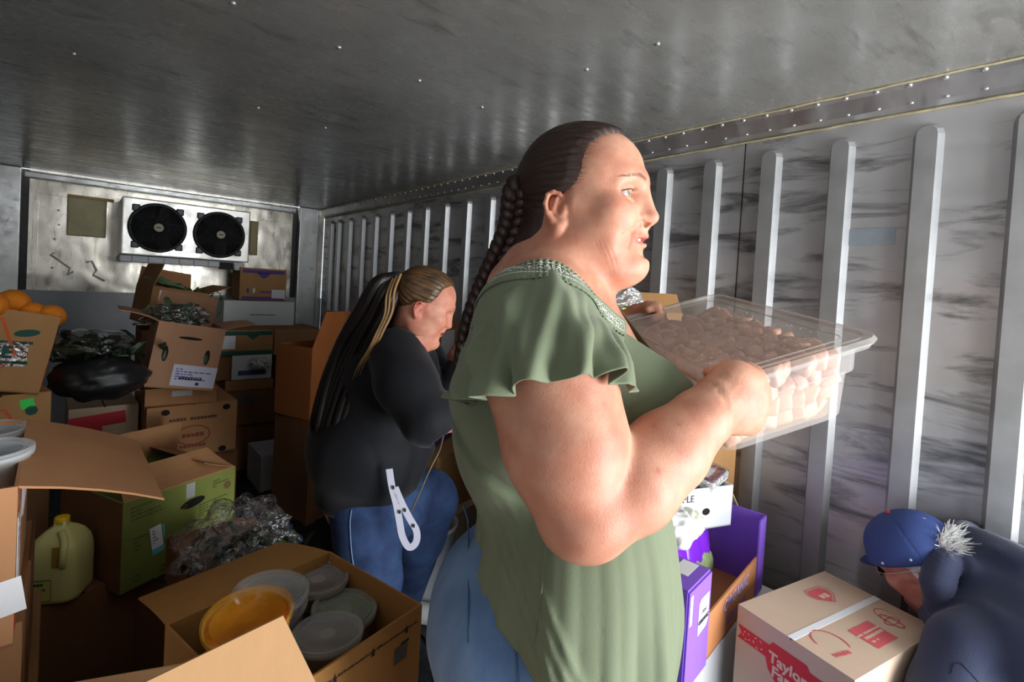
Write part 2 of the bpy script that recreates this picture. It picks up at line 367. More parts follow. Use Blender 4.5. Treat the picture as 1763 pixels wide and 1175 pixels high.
def wall_tape(px0, py0, px1, py1, label, m):
    def hit(px, py):
        d = P(px, py, 1)-CAM; return CAM+d*((XR-.026-CAM.x)/d.x) if False else CAM+d*((XR-.002)/d.x)
    a = hit(px0, py0); c = hit(px1, py1)
    return MB().box((XR-.002, (a.y+c.y)/2, (a.z+c.z)/2), (.002, abs(a.y-c.y), abs(a.z-c.z))).obj('tape_patch', m, wr, label=label)
Mtape = mat('silver_tape', (.36, .41, .46), .4, metal=.35, var=.15, vscale=20)
wall_tape(1447, 396, 1541, 421, 'grey tape strip between two ribs', Mtape)
d = P(1212, 410, 1)-CAM; q = CAM+d*((XR-.026)/d.x)
MB().box((XR-.0255, 1.03, q.z), (.002, .036, .125)).obj('tape_patch', Mtape, wr, label='short grey tape strip on a rib')
d = P(1311, 385, 1)-CAM; q = CAM+d*((XR-.026)/d.x); b = MB()
for i in range(9):
    b.blob((XR-.025, .81+random.uniform(-.012, .01), q.z+random.uniform(-.045, .03)), (.001, random.uniform(.002, .006), random.uniform(.003, .009)), 1)
b.obj('paint_fleck', mat('pale_fleck', (.75, .77, .78), .6), wr)
# cove trim along the top of the right wall with sealant beads and rivets
tr = struct(MB().add([(XR, y, CAMZ+.594) for y in (YD, YB)]+[(XR-.022, y, CAMZ+.612) for y in (YD, YB)]+[(XR-.05, y, ZC-.014) for y in (YD, YB)]+[(XR-.066, y, ZC-.001) for y in (YD, YB)]+[(XR, y, ZC) for y in (YD, YB)],
    [(0, 1, 3, 2), (2, 3, 5, 4), (4, 5, 7, 6), (6, 7, 9, 8), (8, 9, 1, 0), (0, 2, 4, 6, 8), (9, 7, 5, 3, 1)]).obj('trim_1', Mtrim))
for x, z in ((XR-.004, CAMZ+.592), (XR-.067, ZC-.003)):
    b = MB(); N = 120; b.tube([(x+random.uniform(-.0012, .0012), YD+(YB-YD)*i/N, z+random.uniform(-.0015, .0015)) for i in range(N+1)], .0042, 5); b.obj('sealant_bead', Mseal, tr, smooth=True)
for i in range(75):
    y = YD+.05+i*.0815
    rivet(tr, (XR-.023, y, CAMZ+.617), ry=R(-62)); rivet(tr, (XR-.056, y, ZC-.0095), ry=R(-140))
# back wall, its pillars and recessed panel
wb = struct(MB().box(((XR+XL)/2, YB+.1, ZC/2), (XR-XL, .1, ZC)).obj('wall_back', mat('back_dark', (.05, .05, .05), .5, metal=.5)))
def backpt(px, py, y):
    d = P(px, py, 1)-CAM; return CAM+d*(y/d.y)
def bbx(name, x0, y0, x1, y1, y, th, m, par, label=None, bev=0.):
    a = backpt(x0, y0, y); c = backpt(x1, y1, y)
    mb = MB(); cc = ((a.x+c.x)/2, y+th/2, (a.z+c.z)/2); dd = (abs(a.x-c.x), th, abs(a.z-c.z))
    (mb.bbox(cc, dd, bev) if bev else mb.box(cc, dd)); return mb.obj(name, m, par, label=label)
a = backpt(515, 400, YB-.03).x; c = backpt(548, 400, YB-.03).x
t2 = struct(MB().bbox(((a+c)/2, YB, ZC/2), (c-a, .08, ZC), .008).obj('trim_2', Mpill))
MB().box(((c+XR)/2, YB+.03, ZC/2), (XR-c, .02, ZC)).obj('corner_panel', Mback, t2)
a = backpt(34, 400, YB-.03).x
t3 = struct(MB().bbox(((a+XL)/2, YB, ZC/2), (a-XL, .08, ZC), .008).obj('trim_3', Mpill))
xa, xb = a+.03, backpt(505, 400, YB+.03).x
zb = backpt(150, 502, YB+.03).z
MB().box(((xa+xb)/2, YB+.04, (ZC+zb)/2), (xb-xa-.02, .02, ZC-zb)).obj('upper_panel', Mback, wb)
b = MB(); 
for xx in (xa+.05, xb-.08): b.box((xx, YB+.02, (ZC+zb)/2-.1), (.025, .02, ZC-zb-.25))
b.box(((xa+xb)/2, YB+.02, ZC-.16), (xb-xa-.1, .02, .02)); b.obj('panel_frame', Mback, wb)
MB().box(((XR+XL)/2, YB+.02, zb/2), (XR-XL, .04, zb)).obj('lower_panel', Mbw, wb)
b = MB(); b.bbox(((xa+xb)/2-.01, YB-.02, ZC-.045), (xb-xa+.02, .05, .05), .01); b.obj('top_rail', Mpill, wb)
for k in range(5):
    rivet(wb, (xa+.16+random.uniform(-.02, .02), YB+.028, ZC-.28-k*.11), rx=R(90))
bbx('hatch_cover', 117, 338, 182, 410, YB+.0, .03, mat('hatch_yellow', srgb(168, 160, 124), .5, metal=.3, var=.25, vscale=6), wb, bev=.006)
bbx('hatch_lintel', 117, 334, 196, 348, YB-.01, .03, mat('hatch_brass', srgb(150, 118, 66), .45, metal=.4, var=.3), wb)
b = bbx('hatch_cover', 432, 380, 443, 440, YB-.0, .03, mat('gasket_tan', srgb(140, 128, 96), .5, metal=.4), wb, bev=.006)
b = MB()                                         # smeared white sealant marks
for pts in ([(86, 438), (100, 448), (120, 462), (116, 474), (126, 468)], [(148, 452), (158, 450), (166, 466), (160, 474), (180, 484)]):
    b.tube([backpt(px, py, YB+.028) for px, py in pts], .008, 6)
b.obj('sealant_smear', mat('white_sealant', (.75, .74, .7), .5), wb, smooth=True)
struct(MB().box((XL-.03, (YB+YD)/2, ZC/2), (.06, YB-YD, ZC)).obj('wall_left', Mwall))
struct(MB().box(((XL+XR)/2, YD-.03, ZC-.02), (XR-XL, .06, .08)).obj('trim_4', Mtrim))
struct(MB().box(((XL+.25)/2, YD-.03, ZC/2), (.25-XL, .05, ZC)).obj('added_light_block_1', Mpill))  # unseen closed leaf, added so daylight enters only from the right
g = struct(MB().box((1, -6.1, -.9), (24, 10.2, .06)).obj('ground', mat('yard_concrete', (.62, .61, .58), .85, var=.3, vscale=2, bump=.3)))
# ---------------------------------------------------------------- evaporator with two fans
a = backpt(211, 337, 4.8); c = backpt(428, 452, 4.8); x0, x1, z1, z0 = a.x, c.x, a.z, backpt(206, 437.5, 4.8).z
ev = thing('evaporator_unit', 'white metal cooling unit with two round black fan guards high on the back wall', 'cooling unit', ((x0+x1)/2, 4.8, z0))
Wd, Hh = x1-x0, z1-z0; Mev = metal('unit_enamel', (.85, .84, .8), .38, (.8, .78, .74), (2, 2, 2), mt=.55, dents=.2, big=.85)
fx = [backpt(272, 393, 4.8), backpt(378, 405, 4.8)]
b = MB(); b.bbox((0, .18, Hh/2), (Wd, .36, Hh), .01); b.obj('housing', Mev, ev)
b = MB(); b.bbox((-.02, .17, -.03), (Wd*.97, .4, .05), .01); b.obj('drip_tray', mat('tray_white', (.75, .76, .78), .5, var=.1), ev)
for i in range(7): MB().box((-Wd*.42+i*.1, -.035, -.03), (.006, .012, .045)).obj('tray_rib', mat('tray_grey', (.5, .52, .55), .5), ev)
MB().box((Wd*.3, -.03, -.04), (.1, .04, .06)).obj('junction_box', INK(), ev); MB().bbox((Wd*.4, -.035, -.045), (.06, .03, .05), .005).obj('connector', WHITE(), ev)
Mguard = mat('fan_guard_black', (.02, .021, .023), .4, metal=.3); Mfan = mat('fan_blade_dark', (.012, .012, .013), .5)
for fi, p in enumerate(fx):
    r = .187; cx_, cz = p.x-(x0+x1)/2, p.z-z0
    T = Matrix.Translation((cx_, 0, cz)) @ Matrix.Rotation(R(90), 4, 'X')
    sh = MB().lathe([(r*1.0, .0), (r*1.02, .012), (r*.98, .022), (r*.9, .024), (r*.9, .004), (0, .002)], 40, T).obj('fan_shroud', Mfan, ev, smooth=True)
    b = MB()
    for k in range(11):
        rr = r*(.2+.078*k); z = .052-.028*(rr/r)**2
        b.tube([(math.cos(2*math.pi*i/32)*rr, math.sin(2*math.pi*i/32)*rr, z) for i in range(33)], .0014, 4, T, cap=False)
    for k in range(16):
        a_ = 2*math.pi*k/16; b.tube([(math.cos(a_)*q, math.sin(a_)*q, .054-.028*(q/r)**2) for q in (r*.15, r*.4, r*.7, r*.98)], .0017, 4, T)
    b.obj('fan_guard', Mguard, ev, smooth=True)
    for k in range(4):
        a_ = math.pi/4+math.pi/2*k; MB().bbox((math.cos(a_)*r*1.06, math.sin(a_)*r*1.06, .01), (.05, .05, .014), .008, T).obj('mounting_lug', Mguard, ev)
    MB().lathe([(.03, .05), (.032, .056), (.02, .062), (0, .062)], 16, T).obj('hub_badge', mat('badge_tan', srgb(190, 178, 160), .5), ev)
    MB().box((0, 0, .0625), (.028, .009, .001), T).obj('badge_mark', INK(), ev)
    for k in range(5):
        T2 = T @ Matrix.Rotation(2*math.pi*k/5+fi, 4, 'Z') @ Matrix.Translation((r*.5, 0, .02)) @ Matrix.Rotation(R(28), 4, 'X')
        MB().bbox((0, 0, 0), (r*.8, r*.45, .004), .0015, T2).obj('fan_blade', Mfan, ev)
# ================================================================ implicit surfaces for bodies and cloth
class SDF:
    def __init__(s): s.p = []
    def ell(s, c, r, k=.02, ax=None, op='u'): s.p.append(('e', np.array(c, float), np.array(r, float), None if ax is None else np.array(ax, float), k, op)); return s
    def cap(s, a, b, ra, rb=None, k=.02, op='u'): s.p.append(('c', np.array(a, float), np.array(b, float), ra, ra if rb is None else rb, k, op)); return s
    def chain(s, pts, rr, k=.02, k0=None, op='u'):
        for i in range(len(pts)-1): s.cap(pts[i], pts[i+1], rr[i], rr[i+1], k0 if (k0 is not None and i == 0) else k, op)
        return s
    def __add__(s, o): n = SDF(); n.p = s.p+o.p; return n
    def ev(s, X, cull=None):
        X = X.astype(np.float32)
        if cull is None: cull = len(X) > 400 and getattr(s, 'near', False)
        if cull:
            B = .06; key = np.floor(X/B).astype(int); u, inv = np.unique(key, axis=0, return_inverse=True); inv = inv.ravel(); order = np.argsort(inv, kind='stable'); st = np.r_[0, np.cumsum(np.bincount(inv))]; out = np.empty(len(X), np.float32)
            cen = np.array([(q[1] if q[0] == 'e' else (q[1]+q[2])/2) for q in s.p]); rad = np.array([(q[2].max() if q[0] == 'e' else np.linalg.norm(q[2]-q[1])/2+max(q[3], q[4])) for q in s.p])
            for i in range(len(u)):
                ix = order[st[i]:st[i+1]]; m = np.linalg.norm(cen-(u[i]+.5)*B, axis=1) < rad+B*.87+.045
                t = SDF(); t.p = [q for q, k in zip(s.p, m) if k]; out[ix] = t.ev(X[ix], False) if t.p else .05
            return np.minimum(out, .06)
        d = np.full(len(X), 1e3, np.float32)
        for q in s.p:
            if q[0] == 'e':
                _, c, r, ax, k, op = q; Y = X-c.astype(np.float32)
                if ax is not None: Y = Y@ax.T.astype(np.float32)
                Z = Y/r.astype(np.float32); k0 = np.sqrt((Z*Z).sum(1)); W = Z/r.astype(np.float32); k1 = np.sqrt((W*W).sum(1))+1e-9
                e = k0*(k0-1)/k1
            else:
                _, a, b, ra, rb, k, op = q; ba = (b-a).astype(np.float32); pa = X-a.astype(np.float32)
                t = np.clip(pa@ba/(ba@ba+1e-12), 0, 1); D = pa-t[:, None]*ba; e = np.sqrt((D*D).sum(1))-(ra+(rb-ra)*t)
            if op == 'u': h = np.clip(.5+.5*(d-e)/k, 0, 1); d = np.where(d > 100, e, d+(e-d)*h-k*h*(1-h)) if k > 0 else np.minimum(d, e)
            else: h = np.clip(.5-.5*(d+e)/k, 0, 1); d = d+(-e-d)*h+k*h*(1-h)
        return d
def near(*ss):
    for s in ss: s.near = True
def nets(fn, lo, hi, h, q=4, S=()):
    lo = np.array(lo, float); n = (np.ceil((np.array(hi)-lo)/(h*q)).astype(int)+1)*q
    cc = [lo[i]+h*q*(np.arange(n[i]//q)+.5)-h*.5 for i in range(3)]
    G = np.stack(np.meshgrid(*cc, indexing='ij'), -1).reshape(-1, 3); dc = fn(G).reshape([m//q for m in n])
    near(*S); act = np.abs(dc) < h*q*1.9
    A = act.repeat(q, 0).repeat(q, 1).repeat(q, 2); V = np.where(dc.repeat(q, 0).repeat(q, 1).repeat(q, 2) > 0, 1., -1.).astype(np.float32)
    I = np.argwhere(A); V[A] = fn(lo+I*h)
    s = V < 0; c = np.zeros(np.array(V.shape)-1, int)
    for i in (0, 1):
        for j in (0, 1):
            for k in (0, 1): c += s[i:i+c.shape[0], j:j+c.shape[1], k:k+c.shape[2]]
    cell = np.argwhere((c > 0) & (c < 8)); idx = np.full(c.shape, -1, int); idx[tuple(cell.T)] = np.arange(len(cell))
    acc = np.zeros((len(cell), 3)); cnt = np.zeros(len(cell)); cor = np.array([(i, j, k) for i in (0, 1) for j in (0, 1) for k in (0, 1)])
    for a in range(8):
        for b in range(a+1, 8):
            if abs(cor[a]-cor[b]).sum() != 1: continue
            va = V[tuple((cell+cor[a]).T)]; vb = V[tuple((cell+cor[b]).T)]; m = (va < 0) != (vb < 0)
            t = np.where(m, va/np.where(m, va-vb, 1), 0)[:, None]; acc += np.where(m[:, None], cor[a]+(cor[b]-cor[a])*t, 0); cnt += m
    X = lo+(cell+acc/cnt[:, None])*h; F = []
    for ax in range(3):
        o1, o2 = [(1, 2), (2, 0), (0, 1)][ax]
        sl0 = [slice(None)]*3; sl1 = [slice(None)]*3; sl0[ax] = slice(0, -1); sl1[ax] = slice(1, None)
        a, b = s[tuple(sl0)], s[tuple(sl1)]
        for flip, mm in ((False, a & ~b), (True, ~a & b)):
            e = np.argwhere(mm); e = e[(e[:, o1] > 0) & (e[:, o2] > 0) & (e[:, o1] < c.shape[o1]) & (e[:, o2] < c.shape[o2]) & (e[:, ax] < c.shape[ax])]
            if not len(e): continue
            def at(d1, d2):
                q_ = e.copy(); q_[:, o1] -= d1; q_[:, o2] -= d2; return idx[tuple(q_.T)]
            f = np.stack([at(0, 0), at(1, 0), at(1, 1), at(0, 1)], 1)
            f = f[(f >= 0).all(1)]; F.append(f[:, ::-1] if flip else f)
    return X, np.concatenate(F)
def grad(fn, X, e=.0008):
    return np.stack([fn(X+np.eye(3)[i]*e)-fn(X-np.eye(3)[i]*e) for i in range(3)], 1)/(2*e)
def nrm(g): return g/(np.linalg.norm(g, axis=1, keepdims=True)+1e-9)
def project(fn, X, it=2):
    for _ in range(it):
        g = grad(fn, X); X = X-g*(fn(X)/(np.maximum((g*g).sum(1), .05)))[:, None]
    return X
def clipmesh(X, F, val, snap=True, grd=None):
    "keep faces where val < 0; pull border vertices onto val = 0"
    keep = (val[F] < 0).sum(1) >= 3; F = F[keep]
    if grd is not None:
        used = np.unique(F)
        e = np.sort(np.concatenate([F[:, [i, (i+1) % 4]] for i in range(4)]), 1); u, c = np.unique(e, axis=0, return_counts=True)
        bv = np.unique(u[c == 1]); X = X.copy(); g = grd(X[bv]); X[bv] -= g*(val[bv]/np.maximum((g*g).sum(1), .2))[:, None].clip(-.008, .008)
    used = np.unique(F); mp = np.full(len(X), -1); mp[used] = np.arange(len(used)); return X[used], mp[F], used
def npmesh(name, X, F, m, parent, org=(0, 0, 0), smooth=True, col=None, uv=None, solid=0, label=None, sub=0):
    me = bpy.data.meshes.new(name); X = X-np.array(org); n = len(F)
    me.vertices.add(len(X)); me.vertices.foreach_set('co', X.astype(np.float32).ravel())
    k = F.shape[1]; me.loops.add(n*k); me.loops.foreach_set('vertex_index', F.astype(np.int32).ravel())
    me.polygons.add(n); me.polygons.foreach_set('loop_start', np.arange(0, n*k, k, dtype=np.int32)); me.polygons.foreach_set('loop_total', np.full(n, k, np.int32))
    me.update(calc_edges=True); me.validate()
    if col is not None:
        a = me.color_attributes.new('tint', 'FLOAT_COLOR', 'POINT'); a.data.foreach_set('color', np.concatenate([col, np.ones((len(X), 1))], 1).astype(np.float32).ravel())
    if uv is not None:
        l = me.uv_layers.new(name='flow'); l.data.foreach_set('uv', uv[F.ravel()].astype(np.float32).ravel())
    o = link_mesh(name, me, m, parent, smooth)
    if solid:
        md = o.modifiers.new('thickness', 'SOLIDIFY'); md.thickness = solid; md.offset = -1
    if label: o['label'] = label
    return o
def sn(X, f, seed, n=5):
    "cheap smooth noise made of sines"
    g = np.random.default_rng(seed); r = np.zeros(len(X))
    for _ in range(n): a = g.normal(size=3); a /= np.linalg.norm(a); r += np.sin(X@a*f*g.uniform(.6, 1.6)+g.uniform(0, 6.3)+1.3*np.sin(X@np.roll(a, 1)*f*.7+g.uniform(0, 6)))
    return r/n
def kp(px, py, w): v = K(px, py, w); return np.array([v.x, v.y, v.z])
def kdir(v): return np.array([v.x*cy_-v.y*sy_, v.x*sy_+v.y*cy_, v.z])
KR, KU, KF = kdir(rt), kdir(up), kdir(fw)
def person(name, label, foot, group=None):
    "root Empty on the floor; children are built in the upright camera-turned frame"
    t = thing(name, label, 'person', K2W((foot[0], foot[1], 0)), (0, 0, -YAW), group); return t, np.array([foot[0], foot[1], 0])
def skin_mat(key, base, redder, rough=.48, bump=.12):
    m = mat(key, srgb(*base), rough, sss=.0, bump=bump, bscale=420, spec=.4); n = m.node_tree.nodes; L = m.node_tree.links; b = n['Principled BSDF']
    if not b.inputs['Base Color'].links:
        at = n.new('ShaderNodeAttribute'); at.attribute_name = 'tint'
        tc = n.new('ShaderNodeTexCoord'); t = n.new('ShaderNodeTexNoise'); t.inputs['Scale'].default_value = 26; t.inputs['Detail'].default_value = 5; L.new(tc.outputs['Object'], t.inputs[0])
        r = n.new('ShaderNodeValToRGB'); r.color_ramp.elements[0].position = .36; r.color_ramp.elements[1].position = .66; r.color_ramp.elements[0].color = srgb(*redder); r.color_ramp.elements[1].color = srgb(*base); L.new(t.outputs[0], r.inputs[0])
        x = n.new('ShaderNodeMix'); x.data_type = 'RGBA'; x.blend_type = 'MULTIPLY'; x.inputs[0].default_value = 1; L.new(r.outputs[0], x.inputs[6]); L.new(at.outputs['Color'], x.inputs[7]); L.new(x.outputs[2], b.inputs['Base Color'])
        b.inputs['Subsurface Weight'].default_value = .12; b.inputs['Subsurface Radius'].default_value = (1, .3, .15); b.inputs['Subsurface Scale'].default_value = .008
    return m
def hair_mat(key, c0, c1, rough=.4, freq=60., tip=None):
    m = mat(key, srgb(*c1), rough, spec=.5); n = m.node_tree.nodes; L = m.node_tree.links; b = n['Principled BSDF']
    uv = n.new('ShaderNodeUVMap'); uv.uv_map = 'flow'; mp = n.new('ShaderNodeMapping'); mp.inputs['Scale'].default_value = (freq, 1.2, 1); L.new(uv.outputs[0], mp.inputs[0])
    t = n.new('ShaderNodeTexNoise'); t.inputs['Scale'].default_value = 1; t.inputs['Detail'].default_value = 5; t.inputs['Roughness'].default_value = .7; L.new(mp.outputs[0], t.inputs[0])
    r = n.new('ShaderNodeValToRGB'); r.color_ramp.elements[0].position = .32; r.color_ramp.elements[1].position = .7; r.color_ramp.elements[0].color = srgb(*c0); r.color_ramp.elements[1].color = srgb(*c1); L.new(t.outputs[0], r.inputs[0]); L.new(r.outputs[0], b.inputs['Base Color'])
    bp = n.new('ShaderNodeBump'); bp.inputs['Strength'].default_value = .5; bp.inputs['Distance'].default_value = .002; L.new(t.outputs[0], bp.inputs['Height']); L.new(bp.outputs[0], b.inputs['Normal'])
    return m
def head_prims(H, S, fat=1.):
    "H maps (forward, side towards camera, up) in mm to the frame; S axes"
    s = SDF(); q = .001
    E = lambda f, sd, u, rf, rs, ru, k=.018, op='u': s.ell(H(f, sd, u), (rf*q, rs*q, ru*q), k, S, op)
    Cc = lambda a, b, ra, rb, k=.01, op='u': s.cap(H(*a), H(*b), ra*q, rb*q, k, op)
    E(-10, 0, 28, 88, 74, 80); E(28, 0, 34, 62, 63, 56, .03); E(33, 0, -28, 54, 60, 66, .02)
    for sd in (-1, 1):
        E(52, sd*36, -38, 30, 27, 28, .025); E(14, sd*46, -72, 40, 21, 34, .03)
        Cc((88, sd*8, 19), (74, sd*42, 21), 8, 7, .018)
        E(41, sd*32, -82, 23, 21, 27, .02); Cc((56, sd*44, -24), (8, sd*64, -18), 10, 8, .025); E(38, sd*42, 22, 28, 22, 24, .03)
    E(34, 0, -82, 46, 48, 34, .02); E(66, 0, -68, 24, 27, 26, .02)
    E(81, 0, -103, 16, 21, 17, .018); E(42, 0, -112, 44, 48, 30, .03)
    return s, E, Cc
EYE = (66, 31, -6)
def face_detail(s, E, Cc, ears=(-1, 1), smile=1.):
    u = EYE[2]
    for sd in (-1, 1):
        E(87, sd*36, u+1, 17, 20, 11.5, .014, 's')                       # socket
        Cc((86, sd*14, 15), (79, sd*34, 19), 5.5, 6, .014); Cc((79, sd*34, 19), (64, sd*50, 8), 6, 5, .014)
        E(EYE[0]-.6, sd*31, u, 14.2, 14.2, 14.2, .002)                   # lids over the ball
        Cc((80.5, sd*23, u+7), (77.5, sd*36, u+8), 2.4, 2.6, .0025); Cc((77.5, sd*36, u+8), (67, sd*46.5, u+3), 2.6, 2, .003); Cc((80, sd*24, u-7.5), (72, sd*41, u-7), 1.8, 1.8, .004)
        Cc((84, sd*21, u-1), (80, sd*36, u+.2), 3.2, 4.9, .0012, 's'); Cc((80, sd*36, u+.2), (69.5, sd*46.5, u), 4.9, 3., .0012, 's')     # opening between lids
        E(90, sd*13, -41, 8, 7, 7.5, .005)                             # nostril wings
        Cc((56, sd*50, -32), (67, sd*37, -38), 15, 15, .02)                 # cheek pad
    Cc((82, 0, 8), (87, 0, -36), 10, 15, .012); Cc((91, 0, 10), (103, 0, -34), 6, 8.5, .011); E(103, 0, -37, 9.5, 10, 8.5, .007); Cc((92, 0, -45), (87, 0, -60), 6, 8, .012)
    for sd in (-1, 1): E(97, sd*8, -47.5, 6.5, 3.8, 3.6, .0025, 's')
    for sd in (-1, 1):                                               # lips
        Cc((94, 0, -63), (88, sd*14, -64), 4., 3., .004); Cc((88, sd*14, -64), (75, sd*28.5, -63), 3., 1.7, .004)
        Cc((91, 0, -77.5), (85, sd*14, -76), 4.8, 3.8, .004); Cc((85, sd*14, -76), (75, sd*28, -65.5), 3.8, 1.7, .004)
        Cc((94, sd*17, -44), (84, sd*31, -57), 1.2, 1.6, .010, 's'); Cc((84, sd*31, -57), (79, sd*36, -78), 1.4, .6, .009, 's'); Cc((56, sd*44, -56), (52, sd*46, -76), 11, 10, .014)     # fold beside the mouth
    E(90, 0, -69.8, 13, 19, 3.4, .0015, 's'); Cc((92, 0, -69.8), (87, sd*15, -69.3), 2.8, 2.2, .001, 's'); Cc((87, sd*15, -69.3), (77, sd*28, -64), 2.2, .8, .001, 's')
    E(95, 0, -88, 8, 20, 5.5, .01, 's')
    for sd in ears:
        z = lambda p: (-19+(p[0]+24)*.88, p[1]*sd, -27+(p[2]+24)*.84)
        pts = [(-10, 68, -6), (-15, 74, 1), (-24, 77, 4.5), (-33, 78, 0), (-37, 79, -14), (-34, 78, -30), (-26, 75, -44), (-18, 72, -52), (-12, 70, -47)]
        rr = [2.8, 3, 3.2, 3.3, 3.2, 3, 3.6, 5.4, 4.4]
        E(*z((-24, 67, -20)), 13.5, 6.5, 21, .004); E(*z((-17, 69, -44)), 7, 5, 9, .004)
        for i in range(len(pts)-1): Cc(z(pts[i]), z(pts[i+1]), rr[i], rr[i+1], .002)
        E(*z((-16, 77, -25)), 6, 8, 8.5, .003, 's'); Cc(z((-27, 79, -2)), z((-32, 79, -24)), 1.6, 1.4, .0025, 's')
        Cc(z((-20, 74, -6)), z((-27, 74, -26)), 2.2, 2., .003); Cc(z((-7, 70, -20)), z((-9, 71, -29)), 3.4, 3., .004)
    return s
def hand(s, wr, kn, nrm_, side, curl, r=.0088, thumb=None, L=(.078, .086, .08, .064)):
    "palm from wrist to knuckle centre; nrm_ = back of hand; side = index-finger side; curl list of bend angles in degrees"
    wr, kn = np.array(wr), np.array(kn); f = kn-wr; plen = np.linalg.norm(f); f /= plen; n = np.array(nrm_, float); n -= f*(n@f); n /= np.linalg.norm(n); sd = np.array(side, float); sd -= f*(sd@f)+n*(sd@n); sd /= np.linalg.norm(sd)
    for i, o in enumerate((.03, .010, -.010, -.029)):
        mc = kn+sd*o*1.0-f*(.004*(i in (0, 3))+.006*(i == 3)); s.cap(wr+sd*o*.45, mc, .017, .0125, .018)
        p = mc; a = 0; segs = (.5, .28, .22); rr = (r*1.12, r*1.02, r*.95, r*.82)
        for j, c in enumerate(curl):
            a += R(c); d = f*math.cos(a)-n*math.sin(a); q_ = p+d*L[i]*segs[j]; s.cap(p, q_, rr[j]*(.9 if i == 3 else 1), rr[j+1]*(.9 if i == 3 else 1), .005 if j else .012); p = q_
    b = wr+f*plen*.28+sd*.028
    if thumb is None: thumb = [b+f*.03+sd*.016-n*.008, b+f*.058+sd*.012-n*.016, b+f*.078-n*.022]
    s.chain([wr+f*.012+sd*.014, b]+[np.array(x) for x in thumb], [.018, .0165, .0125, .0108, .009], .008)
    return s
def braid(path, rad, name, m, par, org, turns, rfn=None, uvs=1.):
    "three plaited strands along a path"
    P_ = np.array(path); seg = np.r_[0, np.cumsum(np.linalg.norm(np.diff(P_, axis=0), axis=1))]; N = int(turns*18); t = np.linspace(0, seg[-1], N)
    X = np.stack([np.interp(t, seg, P_[:, i]) for i in range(3)], 1); X = np.array([X[max(0, i-6):i+7].mean(0) for i in range(N)])
    T = nrm(np.gradient(X, axis=0)); side = nrm(np.cross(T, KF)); dep = np.cross(side, T)
    V = []; F = []; U = []; M_ = 10
    for k in range(3):
        ph = t/seg[-1]*turns*2*math.pi+2*math.pi*k/3; w = rad*(1-.35*t/seg[-1])
        c = X+side*(np.sin(ph)*w*.62)[:, None]+dep*(np.sin(2*ph)*w*.42)[:, None]; tt = nrm(np.gradient(c, axis=0)); n1 = nrm(np.cross(tt, dep)); n2 = np.cross(tt, n1); base = len(V)*0+sum(len(v) for v in V)
        rows = []
        for j in range(M_):
            a = 2*math.pi*j/M_; rows.append(c+n1*(math.cos(a)*w*.56)[:, None]+n2*(math.sin(a)*w*.5)[:, None])
        A = np.stack(rows, 1).reshape(-1, 3); V.append(A); U.append(np.stack([np.tile(np.arange(M_)/M_*.25+k, N), np.repeat(t*uvs*8, M_)], 1))
        i = np.arange(N-1)[:, None]*M_; j = np.arange(M_)[None]; F.append((np.stack([i+j, i+(j+1) % M_, i+M_+(j+1) % M_, i+M_+j], -1).reshape(-1, 4)+base))
    return npmesh(name, np.concatenate(V), np.concatenate(F), m, par, org, uv=np.concatenate(U))
def cloth_sheet(name, rows, nu, nv, m, par, org, disp=None, solid=.0016, keep=None):
    "rows: list of polylines (lists of points) from top edge to bottom edge, lofted"
    def rs(L_, n):
        L_ = np.array(L_, float); s_ = np.r_[0, np.cumsum(np.linalg.norm(np.diff(L_, axis=0), axis=1))]; t = np.linspace(0, s_[-1], n)
        k = len(L_); 
        M2 = catmull(L_, 12); s2 = np.r_[0, np.cumsum(np.linalg.norm(np.diff(M2, axis=0), axis=1))]; t = np.linspace(0, s2[-1], n)
        return np.stack([np.interp(t, s2, M2[:, i]) for i in range(3)], 1)
    Rr = np.stack([rs(r, nu) for r in rows]); cols = np.stack([catmull(Rr[:, i], max(2, (nv*2)//(len(rows)-1))) for i in range(nu)])
    tt = np.linspace(0, cols.shape[1]-1, nv).astype(int); G = cols[:, tt]
    u = np.linspace(0, 1, nu)[:, None].repeat(nv, 1); v = np.linspace(0, 1, nv)[None].repeat(nu, 0)
    du = np.gradient(G, axis=0); dv = np.gradient(G, axis=1); nn = np.cross(du, dv); nn /= np.linalg.norm(nn, axis=2, keepdims=True)+1e-9
    if disp is not None: G = G+nn*disp(u, v)[..., None]
    X = G.reshape(-1, 3)
    if keep is not None:
        for _ in range(4):
            d_ = keep[0](X); g_ = nrm(grad(keep[0], X)); X = X+g_*np.maximum(keep[1]-d_, 0)[:, None]
        G = X.reshape(G.shape)
    i = np.arange(nu-1)[:, None]*nv; j = np.arange(nv-1)[None]; F = np.stack([i+j, i+nv+j, i+nv+j+1, i+j+1], -1).reshape(-1, 4)
    return npmesh(name, X, F, m, par, org, solid=solid), G
def catmull(Q, n):
    Q = np.array(Q, float); Q = np.concatenate([[2*Q[0]-Q[1]], Q, [2*Q[-1]-Q[-2]]]); out = []
    for i in range(1, len(Q)-2):
        for t in np.linspace(0, 1, n, endpoint=False):
            a, b, c, d = Q[i-1:i+3]; out.append(.5*((2*b)+(c-a)*t+(2*a-5*b+4*c-d)*t*t+(-a+3*b-3*c+d)*t**3))
    out.append(Q[-2]); return np.array(out)
